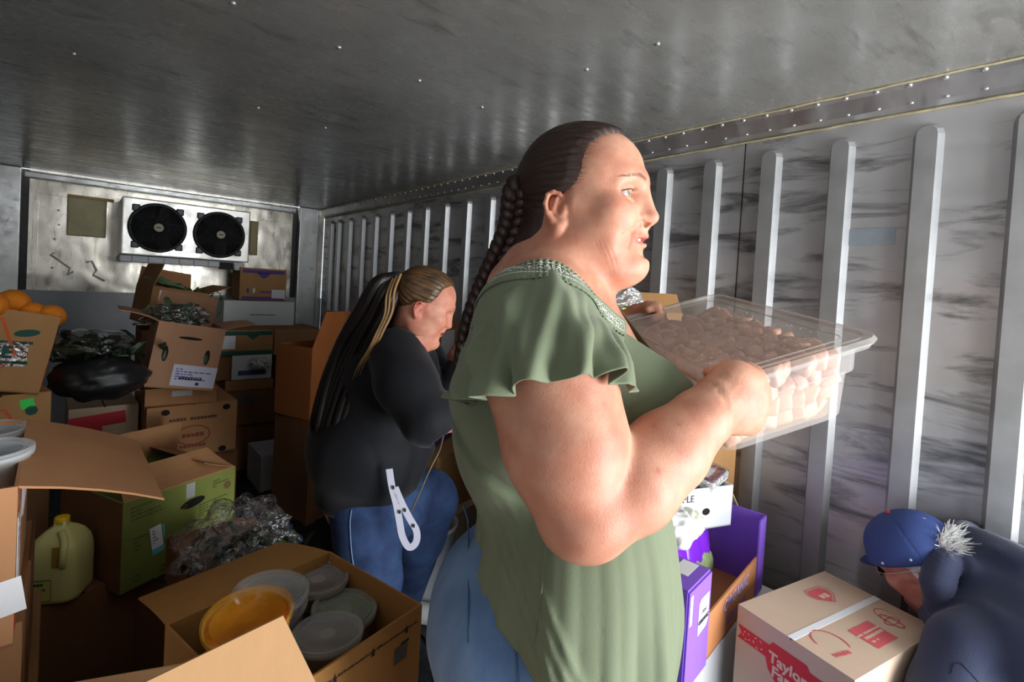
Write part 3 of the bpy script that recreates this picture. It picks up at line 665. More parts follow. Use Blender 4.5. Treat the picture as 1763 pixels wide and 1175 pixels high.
# ================================================================ woman in the green blouse
wC = .675
Cc_ = kp(1222, 672, wC); e1 = KR*1.0+KU*.235+KF*.204; e1 /= np.linalg.norm(e1); e2 = -KR*.234+KU*.17+KF*.954; e2 -= e1*(e2@e1); e2 /= np.linalg.norm(e2); e3 = np.cross(e1, e2)
PL, PW, PD = .288, .39, .127
pc = Cc_+e1*PL/2+e2*PW/2
t17 = R(25); HF = math.cos(t17)*KR-math.sin(t17)*KF; HS = -(math.sin(t17)*KR+math.cos(t17)*KF); HU = KU
HC = kp(1003, 342, .775); HAX = np.stack([HF, HS, HU])
Hh_ = lambda f, s, u: HC+(HF*f+HS*s+HU*u)*.001
wo, WO = person('person', 'woman in olive green blouse and jeans with long brown braid, carrying a clear lidded pan', kp(985, 900, .8)[:2])
hd, E, Cc = head_prims(Hh_, HAX); face_detail(hd, E, Cc)
tors = SDF()
tors.ell(kp(968, 655, .80), (.142, .18, .165), .03)
tors.ell(kp(985, 935, .80), (.137, .195, .20), .06)
tors.ell(kp(1085, 700, .71), (.082, .078, .085), .05); tors.ell(kp(1100, 700, .88), (.085, .078, .085), .05)
tors.ell(kp(925, 570, .80), (.088, .17, .1), .05)
tors.ell(kp(870, 720, .79), (.07, .15, .12), .05)
tors.ell(kp(972, 1110, .80), (.138, .19, .19), .06)
sh = SDF(); sh.cap(kp(950, 478, .76), kp(926, 545, .645), .05, .06, .04); sh.cap(kp(965, 480, .80), kp(935, 525, .97), .052, .066, .04); sh.ell(kp(955, 568, .77), (.072, .13, .07), .05)
def shrink(s, d):
    n = SDF()
    for q in s.p:
        q = list(q)
        if q[0] == 'e': q[2] = q[2]-d
        else: q[3] -= d; q[4] -= d
        n.p.append(tuple(q))
    return n
tors_full = shrink(tors, .018)+sh
neck = SDF().cap(Hh_(-14, 0, -50), kp(955, 520, .77), .058, .068, .03).cap(Hh_(-18, 0, -108), kp(960, 565, .765), .044, .05, .03).cap(Hh_(-45, 0, -60), kp(905, 500, .78), .04, .06, .04)
arm = SDF(); arm.chain([kp(922, 560, .60), kp(948, 650, .575), kp(975, 770, .55), kp(1000, 880, .535)], [.066, .068, .063, .046], .03)
arm.ell(kp(1012, 895, .535), (.04, .036, .034), .03)
arm.chain([kp(1014, 882, .535), kp(1085, 832, .555), kp(1150, 775, .58), kp(1205, 722, .60), kp(1235, 698, .612)], [.046, .052, .0455, .0345, .031], .007)
hd2 = SDF(); wr, kn = kp(1232, 698, .612), kp(1297, 690, .64)
hand(hd2, wr, kn, -KF*.95+KR*.35, KU, (70, 70, 45), r=.0092, thumb=[kp(1262, 647, .625), kp(1288, 640, .655), kp(1300, 640, .685)])
hd2.ell(kp(1270, 686, .622), (.036, .022, .038), .02); hd2.ell(kp(1262, 652, .625), (.022, .02, .018), .015)
fa = SDF(); fa.chain([kp(935, 560, .99), kp(985, 740, 1.02), kp(1010, 850, 1.02)], [.062, .06, .046], .03); lh = pc+e2*(PW/2+.028)-e1*.01-e3*.028; lw = lh-e1*.078-e3*.012
fa.chain([kp(1015, 850, 1.02), (kp(1015, 850, 1.02)+lw)/2+np.array([0, .02, -.01]), lw], [.045, .042, .028], .02)
hand(fa, lw, lh, KF, KU, (65, 60, 40), thumb=[lh-e1*.03+e3*.034-e2*.01, lh-e1*.012+e3*.042-e2*.03, lh+e3*.042-e2*.05])
legs = SDF()
def leg(s, px0, w0, foot_off, r0, sc=1.):
    a = kp(*px0, w0); k = np.array([a[0]+.02, a[1], .5]); f = np.array([a[0]-.01+foot_off, a[1], .09]); s.chain([a, k, f], [r0, r0*.62, r0*.42], .03); return f
fr = leg(legs, (905, 1120), .735, 0, .105); fl = leg(legs, (960, 1120), .90, .03, .105)
body = hd+neck+tors_full+arm+hd2+fa
inner = SDF(); inner.p = [p for p in (tors+SDF()).p]
skinW = skin_mat('skin_fair', (204, 152, 126), (188, 126, 102))
def headcoords(X):
    Y = X-HC; return np.stack([Y@HF, Y@HS, Y@HU], 1)*1000
def blend(col, w, c): return col*(1-w[:, None])+np.array(c)*w[:, None]
def gss(Y, c, r): return np.exp(-(((Y-np.array(c))/np.array(r))**2).sum(1))
def face_tint(Y, lips=(.84, .40, .44), brow=(.42, .32, .27)):
    col = np.ones((len(Y), 3)); S_ = np.abs(Y[:, 1]); Ya = np.stack([Y[:, 0], S_, Y[:, 2]], 1)
    col = blend(col, .5*gss(Ya, (70, 38, -38), (24, 20, 20)), (.93, .68, .66)); col = blend(col, .4*gss(Ya, (104, 0, -38), (16, 14, 14)), (.95, .66, .64))
    col = blend(col, .35*gss(Ya, (-25, 78, -25), (22, 12, 34)), (1., .66, .6)); col = blend(col, .45*gss(Ya, (25, 40, -125), (60, 60, 22)), (1, .72, .62))
    lm = np.exp(-((Ya[:, 2]+69.5)/(8.2-.11*S_))**6)*np.exp(-(S_/25)**8)*(Ya[:, 0] > 64); col = blend(col, .92*lm, lips)
    bu = Ya[:, 2]-(15+3.5*np.exp(-((S_-36)/14)**2)); bm_ = np.exp(-(bu/2.6)**2)*np.clip((S_-12)/6, 0, 1)*np.clip((52-S_)/12, 0, 1)*(Ya[:, 0] > 45); col = blend(col, .8*bm_, brow)
    lash = np.exp(-((np.sqrt(((S_-31)/12.5)**2+((Ya[:, 2]+5)/5.6)**2)-1)/.2)**2)*(Ya[:, 0] > 66)*(Ya[:, 2] > -9); col = blend(col, .6*lash, (.45, .32, .28))
    return col
Uk = [-85, -72, -62, -48, -30, -14, -4, 6, 20, 40, 55, 70, 80, 88, 100, 130]; Fk = [-56, -48, -42, -38, -38, -30, -4, 12, 21, 24, 28, 38, 50, 66, 80, 90]
def hairval(X):
    Y = headcoords(X); lim = np.interp(Y[:, 2], Uk, Fk)
    lim = np.where(np.abs(Y[:, 1]) < 40, np.maximum(lim, np.interp(Y[:, 2], [-85, -70, -50, 82, 88, 100], [-56, -50, -46, 50, 68, 86])), lim)
    return np.maximum(Y[:, 0]-lim, -78-Y[:, 2])*.001
fb = body.ev
zc_ = Hh_(0, 0, -100)[2]
lo, hi = np.array([-.13, .42, .80]), np.array([.42, 1.14, CAMZ+.27])
def fbody(X): return np.where(X[:, 2] < .86, np.maximum(fb(X), .86-X[:, 2]), fb(X))
Xb, Fb = nets(fbody, lo, hi, .0044, S=[body]); Xb = project(fbody, Xb, 1)
# the head again on a finer grid, exchanged for the coarse one along one level of the neck
zn = HC[2]-.118
def hbox(X): return ((X-HC)@HF > -.13)
hn = body+SDF(); Xh, Fh = nets(hn.ev, HC-np.array([.13, .11, .15]), HC+np.array([.14, .11, .13]), .0019, S=[hn]); Xh = project(hn.ev, Xh, 1)
hv = Xh[:, 2]; Fh = Fh[(hv[Fh] > zn-.002).all(1)]; bv_ = Xb[:, 2]; inb = (np.abs(Xb-HC-[.005, 0, -.01])[:, :2] < [.120, .094]).all(1) & (bv_ > zn+.003); Fb = Fb[~inb[Fb].all(1)]
def compact(X, F): u = np.unique(F); mp = np.full(len(X), -1); mp[u] = np.arange(len(u)); return X[u], mp[F]
Xb, Fb = compact(Xb, Fb); Xh, Fh = compact(Xh, Fh)
# fine wrinkles and creases
def creases(X, F_):
    n_ = nrm(grad(fb, X)); Y = headcoords(X); d = np.zeros(len(X)); Ya = np.stack([Y[:, 0], np.abs(Y[:, 1]), Y[:, 2]], 1)
    for k in range(5): a = R(-38+19*k); w = gss(Ya, (62, 50, -4), (16, 10, 16)); ph = (Ya[:, 2]+2)*math.cos(a)-(60-Ya[:, 0])*math.sin(a); d -= .0004*w*np.exp(-((ph)/1.3)**2)
    for k, am in enumerate((.5, .8, .35, .6, .25)): c = 60-k*5.5; w = np.exp(-((Ya[:, 2]+92-4*k)/(20-2*k))**2)*np.exp(-((Ya[:, 1]-48)/20)**2); d -= .001*am*w*np.exp(-((Ya[:, 0]-c+.3*(Ya[:, 2]+92)+.004*(Ya[:, 2]+92)**2)/1.3)**2)
    W = X-wr; tt = W@nrm((kn-wr)[None])[0]; g_ = np.exp(-((tt-.006)/.02)**2)*(np.abs(W).max(1) < .08)
    for k, c in enumerate((-.016, .0, .006, .012, .019)): d -= (.0036 if k == 0 else .0018)*np.exp(-((tt-.003)/.03)**2)*(np.abs(W).max(1) < .08)*np.clip(.7-(W@KU)*(8 if k else -6), .1, 1.3)*np.exp(-((tt-c+.10*(W@KU)**1*(.5 if k else -.2))/.0017)**2)
    for kx, ky in ((1306, 645), (1322, 672), (1320, 700), (1305, 730)): qd = X-kp(kx, ky, .625); d += .0022*np.exp(-((qd@KR/.011)**2+(qd@KU/.009)**2+(qd@KF/.03)**2))
    return X+n_*d[:, None]
Xh = creases(Xh, Fh); Xb = creases(Xb, Fb)
X = np.concatenate([Xb, Xh]); F = np.concatenate([Fb, Fh+len(Xb)]); Y = headcoords(X)
col = face_tint(Y); col = np.where((Y[:, 2] > -160)[:, None] & (np.abs(Y).max(1) < 190)[:, None], col, 1.)
hl = np.clip(1-hairval(X)/.011, 0, 1)*(hairval(X) > -.002)*(Y[:, 2] > -12)*(Y[:, 0] < 88); fq = np.arctan2(Y[:, 1], Y[:, 2]-18); hl = hl*np.clip(.62+.5*np.sin(fq*95+2*np.sin(fq*23)), 0, 1)*(np.abs(Y).max(1) < 130); col = blend(col, .75*hl, (.30, .22, .19))
el = np.exp(-(np.linalg.norm(X-kp(1010, 930, .50), axis=1)/.07)**2); col = blend(col, .5*el, (.95, .72, .68))
ar = np.exp(-(np.linalg.norm(X-kp(960, 790, .50), axis=1)/.09)**2)*np.clip(sn(X, 60, 5)+.5, 0, 1); col = blend(col, .45*ar, (.9, .70, .70))
for px, py, w, r_ in ((1083, 395, .66, .0016), (1125, 802, .53, .003), (1128, 735, .55, .0016), (1163, 728, .56, .0014), (1040, 700, .5, .0014), (1302, 672, .6, .0012)):
    c = kp(px, py, w); rel = X-c; along = rel@KF; off = np.linalg.norm(rel-np.outer(along, KF), axis=1); col = blend(col, .7*np.exp(-(off/r_)**2)*(np.abs(along) < .07), (.62, .34, .30))
npmesh('body', X, F, skinW, wo, WO, col=col)
# eyes, teeth, earring
Mew, Miris, Mpup = mat('eye_white', srgb(176, 164, 158), .25, coat=.4), mat('iris_grey_green', srgb(120, 128, 112), .2, coat=1.), mat('pupil_black', (.004, .004, .004), .15, coat=1)
for sd in (-1, 1):
    c = Hh_(EYE[0]-.4, sd*31, EYE[2]); g_ = HF*.97+HS*sd*.05+HU*.03; g_ /= np.linalg.norm(g_); q = Vector(g_).to_track_quat('Z', 'Y').to_matrix().to_4x4()
    T = Matrix.Translation(Vector(c-WO)) @ q
    eb = MB().lathe([(.0128*math.sin(a), .0128*math.cos(a)) for a in np.linspace(0, math.pi, 17)], 24, T).obj('eyeball', Mew, wo, smooth=True)
    MB().lathe([(.0, .01325), (.003, .0130), (.0052, .0121), (.0058, .0117), (.004, .011)], 20, T).obj('iris', Miris, eb, smooth=True); MB().lathe([(0, .0136), (.0018, .0134), (.0021, .0131), (0, .0125)], 16, T).obj('pupil', Mpup, eb, smooth=True)
b = MB()
for i in range(-5, 6):
    a = i*R(13); p = Hh_(61+24.5*math.cos(a), 25*math.sin(a), -66.3)-WO; T = Matrix.Translation(Vector(p)) @ Matrix(np.stack([HF, HS, HU], 1).tolist()).to_4x4() @ Matrix.Rotation(a, 4, 'Z'); b.bbox((0, 0, 0), (.003, .0052, .0085), .001, T)
b.obj('teeth', mat('tooth_enamel', srgb(240, 235, 225), .25, coat=.5), wo, smooth=True)
b = MB(); b.blob(Vector(Hh_(-13, 74, -64)-WO), (.0018, .0018, .0018), 2); b.blob(Vector(Hh_(-13, 74, -60)-WO), (.0007, .0007, .003), 1); b.obj('earring', mat('silver', (.8, .78, .72), .2, metal=1.), wo, smooth=True)
# hair: skull cap of slicked-back hair, flowing to the root of the braid
def hoff(X):
    Y = headcoords(X); e = np.clip(-hairval(X)/.02, 0, 1); th = np.arctan2(Y[:, 1], Y[:, 2]-18); ww = np.clip((Y[:, 0]+95)/60, 0, 1)
    return .0066*e**.6-.0009+.0009*e*ww*np.sin(th*46+.6*np.sin(th*9))
hs0, _, _ = head_prims(Hh_, HAX); hs0.p += neck.p; hs0 = hs0+SDF().cap(Hh_(-86, 0, 20), Hh_(-103, 4, 12), .022, .017, .03)
fh = lambda X: hs0.ev(X)-hoff(X)
Xc, Fc = nets(fh, HC-np.array([.15, .11, .1]), HC+np.array([.12, .11, .13]), .0022, S=[hs0]); Xc = project(fh, Xc, 1)
Xc, Fc, _ = clipmesh(Xc, Fc, hairval(Xc), grd=lambda X: grad(hairval, X, .002))
Yc = headcoords(Xc); uvh = np.stack([np.arctan2(Yc[:, 1], Yc[:, 2]-18), np.linalg.norm(Yc-[-100, 0, 15], axis=1)*.02], 1)
Mh = hair_mat('hair_brown', (22, 14, 11), (66, 46, 38), .4, 38.)
npmesh('hair', Xc, Fc, Mh, wo, WO, uv=uvh)
# loose strands over the cap, forehead to braid root
def strands(name, n, m, par, org, seed, U0, R0, th0=.0006, lift=.001, fn=None, root=(-101, 0, 13)):
    g = np.random.default_rng(seed); b = MB(); uv = []
    for _ in range(n):
        th = g.uniform(*U0); f0 = g.uniform(.0, 1.); 
        # plane through root and a point on the hairline
        k = np.linspace(1, .06, 12); f = g.uniform(*R0); hd_ = np.array([math.sin(th), math.cos(th)])
        ff = -95+(np.interp(f, [0, 1], [100, 160]))*k; rad = 78*np.sqrt(np.clip(1-(k*.93)**2.6*.55, .05, 1))*np.minimum(1, (1.02-k)*3+.35+.65*0) 
        Yp = np.stack([ff, hd_[0]*rad, 20+hd_[1]*rad], 1); Xp = HC+(Yp@HAX)*.001; Xp = project(fn, Xp, 4); nn = nrm(grad(fn, Xp)); Xp += nn*(lift*g.uniform(.2, 1.2))
        v_ = hairval(Xp); Xp = Xp[v_ < .002]
        if len(Xp) < 4: continue
        b.tube([x-org for x in Xp], [th0*.5]+[th0]*(len(Xp)-2)+[th0*.4], 3, cap=False)
    return b.obj(name, m, par, smooth=True)
b = MB(); g = np.random.default_rng(3)
for th, f0, f1 in [(.95, -40, 22), (1.05, -30, 14), (.8, -55, 8), (1.3, -20, 14), (1.2, -60, -20), (.55, -30, 40), (.7, -60, 30), (1.45, -40, 4)]:
    ff = np.linspace(f1, f0, 10); Yp = np.stack([ff, np.sin(th+.05*np.sin(ff*.08))*70, 18+np.cos(th+.05*np.sin(ff*.08))*70], 1); Xp = project(fh, HC+(Yp@HAX)*.001, 4); Xp += nrm(grad(fh, Xp))*(.0006+.0035*np.sin(np.linspace(0, 3.1, 10)))[:, None]*g.uniform(.2, 1)
    b.tube([x-WO for x in Xp], [.0002]*10, 3, cap=False)
b.obj('flyaway_hair', mat('hair_strand', srgb(96, 70, 58), .4), wo)
b = MB()
for sd in (-1, 1):
    Yp = catmull([(84, sd*21, EYE[2]+2.5), (83, sd*28, EYE[2]+5.6), (80.5, sd*36, EYE[2]+6), (74, sd*43, EYE[2]+4), (69, sd*47, EYE[2]+1)], 5); Xp = project(hd.ev, HC+(Yp@HAX)*.001, 3); b.tube([x-WO for x in Xp], [.0003]+[.0006]*(len(Xp)-2)+[.0003], 5)
    for k in range(3, len(Xp)-1, 1): b.tube([Xp[k]-WO, Xp[k]-WO+HF*.005+HS*sd*.001-HU*.0005, Xp[k]-WO+HF*.008+HS*sd*.002+HU*.001], [.0002, .00015, .0001], 3, cap=False)
b2 = MB(); ge = np.random.default_rng(12)
for sd in (-1, 1):
    qs = ge.random(80); A0 = []; A1 = []
    for q in qs:
        s_ = 13+q*38; u_ = 16+5*math.sin(q*2.5)-4*q*q+ge.normal()*1.2*(1-.5*q); A0.append(Hh_(96-q*q*30, sd*s_, u_)); A1.append(Hh_(95-q*q*32, sd*(s_+4), u_+1-q*1.6))
    A0, A1 = (project(hd.ev, np.array(a_), 4) for a_ in (A0, A1)); n0 = nrm(grad(hd.ev, A1))
    for a0, a1, n_ in zip(A0, A1, n0): b2.tube([a0-WO, (a0+a1)/2-WO+n_*.0007, a1-WO+n_*.0005], [.00025, .00025, .0001], 3, cap=False)
o = b2.obj('eyebrows', mat('brow_brown', srgb(150, 112, 90), .7), wo); o['kind'] = 'stuff'
o = b.obj('eyelashes', mat('lash_brown', srgb(70, 46, 36), .6), wo); o['kind'] = 'stuff'
bp = [Hh_(-98, 0, 16), kp(893, 322, .775), kp(888, 350, .79), kp(886, 380, .80), kp(872, 418, .81), kp(854, 456, .82), kp(838, 490, .83), kp(822, 528, .835), kp(808, 570, .84), kp(799, 620, .845), kp(794, 665, .845), kp(792, 700, .84)]
braid(bp, .0225, 'braid', hair_mat('braid_brown', (18, 10, 8), (54, 30, 24), .42, 22.), wo, WO, 9)
MB().tube([bp[0]-WO+np.array([0, 0, .002]), bp[1]-WO], [.019, .018], 12).obj('hair_tie', INK(), wo, smooth=True)
# ---------------------------------------------------------------- blouse
Mbl = mat('blouse_olive', srgb(112, 121, 96), .75, var=.08, vscale=5, bump=.12, bscale=500, sheen=.15, spec=.2)
ka = lambda px, py, w: kp(px, py, w)[[0, 2]]
TC = kp(985, 800, .80)
ztop = np.array([ka(800, 600, .74), ka(835, 520, .66), ka(870, 478, .62), ka(930, 458, .60), ka(985, 478, .60), ka(1035, 535, .64), ka(1062, 566, .68), ka(1128, 612, .74), ka(1180, 660, .74)])
zbot = np.array([ka(770, 935, .70), ka(786, 950, .70), ka(809, 1010, .66), ka(837, 1076, .64), ka(873, 1120, .62), ka(934, 1178, .61), ka(1020, 1230, .61), ka(1180, 1300, .7)])
blu = tors+sh
def hemv(X): return np.interp(X[:, 0], zbot[:, 0], zbot[:, 1])-X[:, 2]
def topv(X): return X[:, 2]-np.interp(X[:, 0], ztop[:, 0], ztop[:, 1])
def ftop(X): return np.maximum(hemv(X), topv(X))
def bfold(X):
    ph = np.arctan2(X[:, 1]-TC[1], X[:, 0]-TC[0]); z = X[:, 2]; low = np.clip((kp(985, 800, .7)[2]-z)/.22, 0, 1)
    f = low*(.0055*np.sin(ph*9+1.2+z*3)+.0035*np.sin(ph*17+z*6+.8*np.sin(z*9))+.0022*np.abs(np.sin(ph*26+z*4)))
    q = X-kp(850, 790, .62); line = (X[:, 2]-(kp(797, 757, .7)[2]-(X[:, 0]-kp(797, 757, .7)[0])*.62)); f -= .012*np.exp(-(line/.011)**2)*np.clip((kp(930, 800, .6)[0]-X[:, 0])/.05, 0, 1); f += .006*np.exp(-((line-.035)/.03)**2)*np.clip((kp(930, 800, .6)[0]-X[:, 0])/.05, 0, 1)
    hd_ = (kp(840, 1000, .65)-X); s_ = (X[:, 0]-kp(800, 880, .65)[0])+(X[:, 2]-kp(800, 880, .65)[2])*.55    # long diagonal drags from the hip
    for k in range(4): f += .004*np.exp(-((s_-.012-.016*k)/.006)**2)*np.clip((kp(900, 850, .65)[2]-z)/.1, 0, 1)
    f += low*.010*np.clip((kp(985, 860, .7)[2]-z)/.2, 0, 1)
    return f
fbl = lambda X: blu.ev(X)-.009-bfold(X)
Xg, Fg = nets(fbl, (-.16, .5, .70), (.36, 1.12, CAMZ+.1), .0042, S=[blu]); Xg = project(fbl, Xg, 1)
Xg, Fg, _ = clipmesh(Xg, Fg, ftop(Xg), grd=lambda X: grad(ftop, X, .002))
npmesh('blouse', Xg, Fg, Mbl, wo, WO, solid=.0016)
# raised side seam
sp = []
for z_ in np.linspace(kp(948, 925, .6)[2], kp(932, 1120, .6)[2], 26):
    k_ = (kp(948, 925, .6)[2]-z_); x_ = np.array([[kp(948, 925, .6)[0]-k_*.09, .56, z_]]); sp.append(x_[0])
sp = np.array(sp); 
sp[:, 1] = .4
for _ in range(40): sp[:, 1] = np.minimum(sp[:, 1]+fbl(sp)*.9, .62)
b = MB(); b.tube([p_-WO+np.array([0, -.0005, 0]) for p_ in sp], .0011, 5); b.obj('side_seam', Mbl, wo, smooth=True)
# flutter sleeve falling from the smocked neckline band
top = [kp(806, 612, .70), kp(816, 560, .655), kp(838, 515, .615), kp(866, 485, .59), (kp(900, 468, .572)), kp(935, 462, .565), kp(968, 470, .57), kp(996, 492, .585), kp(1022, 520, .605), kp(1046, 552, .63), kp(1062, 572, .65)]
mid1 = [kp(797, 655, .68), kp(806, 600, .61), kp(830, 560, .56), kp(862, 535, .53), kp(900, 522, .515), kp(942, 518, .51), kp(982, 522, .515), kp(1012, 538, .53), kp(1038, 562, .56), kp(1058, 584, .59), kp(1074, 606, .62)]
mid2 = [kp(791, 678, .675), kp(797, 650, .60), kp(820, 620, .53), kp(858, 600, .495), kp(902, 590, .482), kp(950, 584, .478), kp(996, 584, .482), kp(1032, 592, .498), kp(1058, 606, .53), kp(1076, 620, .57), kp(1088, 636, .60)]
bot = [kp(786, 692, .672), kp(790, 690, .60), kp(815, 688, .52), kp(848, 682, .48), kp(880, 664, .468), kp(930, 658, .466), kp(985, 652, .468), kp(1042, 640, .476), kp(1068, 650, .50), kp(1092, 676, .55), kp(1098, 668, .585)]
def sdisp(u, v):
    a = .15+v*1.1; w1 = u*26+1.4*np.sin(v*2.2+u*5); return a*(.015*(np.abs(np.sin(w1))**1.3-.5)+.005*np.sin(u*57+v*4+1)+.0022*np.sin(u*120+v*7))+.004*v**2*np.sin(u*40+.4)+.0015*np.sin(v*16+u*30)*np.sin(u*11)
ua = SDF(); ua.p = arm.p[:4]; fbl_or = lambda Q: np.minimum(blu.ev(Q)-.010, ua.ev(Q)-.002)
slv, G1 = cloth_sheet('sleeve', [top, mid1, mid2, bot], 150, 46, Mbl, wo, WO, sdisp, keep=(lambda Q: fbl_or(Q), .004))
def gdisp(u, v): return .0016*np.sin(u*330)+.0006*np.sin(v*9)
up_ = [np.array(p)+KU*.012*1+np.array([0, .004, 0])-KR*(.0) for p in top]; c_ = [np.array(p)-KF*.002 for p in top]; dn = [np.array(q)*.32+np.array(p)*.68-KF*.002 for p, q in zip(top, mid1)]
band, G2 = cloth_sheet('neckline_band', [[np.array(p)+KU*.010+KF*.002 for p in top], c_, dn], 420, 10, mat('blouse_olive'), wo, WO, gdisp, keep=(lambda Q: fbl_or(Q), .0065))
g = np.random.default_rng(4); b = MB(); nu = G2.shape[0]
for row, amp in ((2, .6), (4, 1.4), (5, 1.4), (7, .8)):
    for i in range(2, nu-6, 5):
        p0 = G2[i, row]; p1 = G2[min(i+4, nu-1), min(max(row+int(g.integers(-1, 2)*amp), 0), 9)]; b.tube([p0-WO-KF*.0025+KU*.001, p1-WO-KF*.0028+KU*.001], .0006, 3, cap=False)
        if row in (4, 5) and i % 10 == 2: b.tube([G2[i, 3]-WO-KF*.003, G2[i+2, 6]-WO-KF*.003], .0006, 3, cap=False)
b.obj('embroidery', mat('white_thread', (.75, .76, .72), .7), wo)
# far side of the neckline and hem of the V opening
c1 = [kp(1034, 500, .80), kp(1054, 518, .82), kp(1080, 550, .84), kp(1104, 582, .83), kp(1128, 612, .80)]
far, _ = cloth_sheet('neckline_band', [c1, [p+KR*.006-KU*.004+KF*.02 for p in c1], [p+KR*.012-KU*.016+KF*.05 for p in c1]], 60, 10, Mbl, wo, WO, lambda u, v: .0015*np.sin(u*120)*(1-v))
MB().tube([p-WO for p in catmull(c1, 8)], .0016, 6).obj('neckline_edge', mat('edge_brown', srgb(74, 66, 44), .7), wo, smooth=True)
# ---------------------------------------------------------------- jeans and shoes
Mj = mat('denim_light', srgb(118, 148, 184), .8, var=.3, vscale=9, bump=.4, bscale=700, stretch=(1, 1, .35), col2=srgb(84, 114, 156))
jn = SDF().ell(kp(950, 1075, .80), (.166, .178, .17), .03); jn.p += legs.p
jn.ell(kp(862, 1050, .80), (.098, .15, .11), .05)
fj = lambda X: np.maximum(jn.ev(X)-.008-.002*sn(X, 55, 3), .10-X[:, 2])
Xj, Fj = nets(fj, (-.2, .5, .08), (.32, 1.12, 1.12), .006, S=[jn]); zj = Xj[:, 2]; 
jt = kp(786, 925, .75)[2]; Xj, Fj, _ = clipmesh(Xj, Fj, zj-jt)
jo = npmesh('jeans', Xj, Fj, Mj, wo, WO, solid=.002)
def onsurf(fn, a, z, b0=.4):
    p = np.array([[a, b0, z]]); 
    for _ in range(40): p[:, 1] = np.minimum(p[:, 1]+fn(p)*.9, .8)
    return p[0]
pk = [onsurf(fj, kp(px, py, .62)[0], kp(px, py, .62)[2]) for px, py in ((772, 985), (782, 1018), (783, 1030), (798, 1085), (802, 1138))]
MB().tube([p_-WO-np.array([0, .001, 0]) for p_ in catmull(pk, 6)], .0016, 5).obj('pocket_seam', mat('denim_seam', srgb(70, 96, 136), .8), wo, smooth=True)
pk = [onsurf(fj, kp(px, py, .61)[0], kp(px, py, .61)[2]) for px, py in ((884, 1120), (888, 1150), (894, 1190))]
MB().tube([p_-WO-np.array([0, .001, 0]) for p_ in catmull(pk, 6)], .0016, 5).obj('side_seam', mat('denim_seam'), wo, smooth=True)
def shoe(par, org, f, m, ms, fwd=(1, -.2, 0), name='shoe'):
    fv = np.array(fwd, float); fv /= np.linalg.norm(fv); sv = np.cross([0, 0, 1], fv); s = SDF(); c = np.array([f[0], f[1], 0])
    s.ell(c+fv*.04+[0, 0, .045], (.1, .042, .04), .02, [fv, sv, [0, 0, 1]]); s.ell(c-fv*.02+[0, 0, .075], (.05, .04, .045), .03, [fv, sv, [0, 0, 1]]); s.ell(c+fv*.11+[0, 0, .035], (.05, .045, .03), .02, [fv, sv, [0, 0, 1]])
    fs = lambda X: np.maximum(np.maximum(s.ev(X), .016-X[:, 2]), X[:, 2]-.11); X_, F_ = nets(fs, c-[.18, .18, .0], c+[.2, .2, .13], .005); o = npmesh(name, X_, F_, m, par, org)
    fs2 = lambda X: np.maximum(s.ev(X)-.004, np.maximum(X[:, 2]-.03, .002-X[:, 2])); X_, F_ = nets(fs2, c-[.18, .18, .01], c+[.2, .2, .06], .005); npmesh('sole', X_, F_, ms, o)
    o.children[0].location = tuple(-np.array(org)*0); o.children[0].data.transform(Matrix.Translation(-Vector(org))); return o
Mws = mat('shoe_white', (.7, .7, .7), .6)
for f_ in (fr, fl): shoe(wo, WO, f_, Mws, mat('sole_white', (.6, .6, .58), .6))
# ================================================================ the clear food pan with its lid, held in her hands
MW = np.stack([K2W(e1), K2W(e2), K2W(e3)], 1)
pan = thing('food_pan', 'clear lidded food pan of pale diced meat held by the woman in green', 'container')
base = pc-e3*PD
pan.matrix_world = Matrix.Translation(K2W(base)) @ Matrix(MW.tolist()).to_4x4(); pan.location = K2W(base); pan.rotation_euler = Matrix(MW.tolist()).to_euler()
def rrect(w, h, r, n=6): 
    return [(sx*(w/2-r)+r*math.cos(a), sy*(h/2-r)+r*math.sin(a)) for sx, sy, a0 in ((1, 1, 0), (-1, 1, 90), (-1, -1, 180), (1, -1, 270)) for a in [R(a0+90*i/n) for i in range(n+1)]]
def loft(rings, cap0=True, cap1=False):
    V = []; F = []; n = len(rings[0][0])
    for pts, z in rings: V += [(x, y, z) for x, y in pts]
    for i in range(len(rings)-1):
        for k in range(n): F.append((i*n+k, i*n+(k+1) % n, (i+1)*n+(k+1) % n, (i+1)*n+k))
    if cap0: F.append(tuple(range(n))[::-1])
    if cap1: F.append(tuple((len(rings)-1)*n+k for k in range(n)))
    return V, F
def clearmat(key, col, a, rough=.15, glossy=.5, k=.55):
    if key in _m: return _m[key]
    m = bpy.data.materials.new(key); m.use_nodes = True; n = m.node_tree.nodes; L = m.node_tree.links; b = n['Principled BSDF']
    b.inputs['Base Color'].default_value = (*col, 1); b.inputs['Roughness'].default_value = rough; b.inputs['Specular IOR Level'].default_value = glossy
    lw = n.new('ShaderNodeLayerWeight'); lw.inputs[0].default_value = .25; ma = n.new('ShaderNodeMath'); ma.operation = 'MULTIPLY_ADD'; ma.use_clamp = True; ma.inputs[1].default_value = k; ma.inputs[2].default_value = a; L.new(lw.outputs['Facing'], ma.inputs[0]); L.new(ma.outputs[0], b.inputs['Alpha'])
    _m[key] = m; return m
Mpan = clearmat('pan_polycarbonate', (.70, .70, .68), .14, .02, .5, .3); Mlid = clearmat('pan_lid_frosted', (.52, .48, .44), .30, .13, .5, .45)
wi, di = PL-.03, PW-.03
R_ = [(rrect(wi*.84, di*.87, .03), .0), (rrect(wi*.87, di*.9, .034), .006), (rrect(wi*.93, di*.95, .034), .08), (rrect(wi*.985, di*.985, .034), .081), (rrect(wi, di, .034), PD-.012), (rrect(PL-.006, PW-.006, .03), PD-.010), (rrect(PL-.004, PW-.004, .03), PD-.004)]
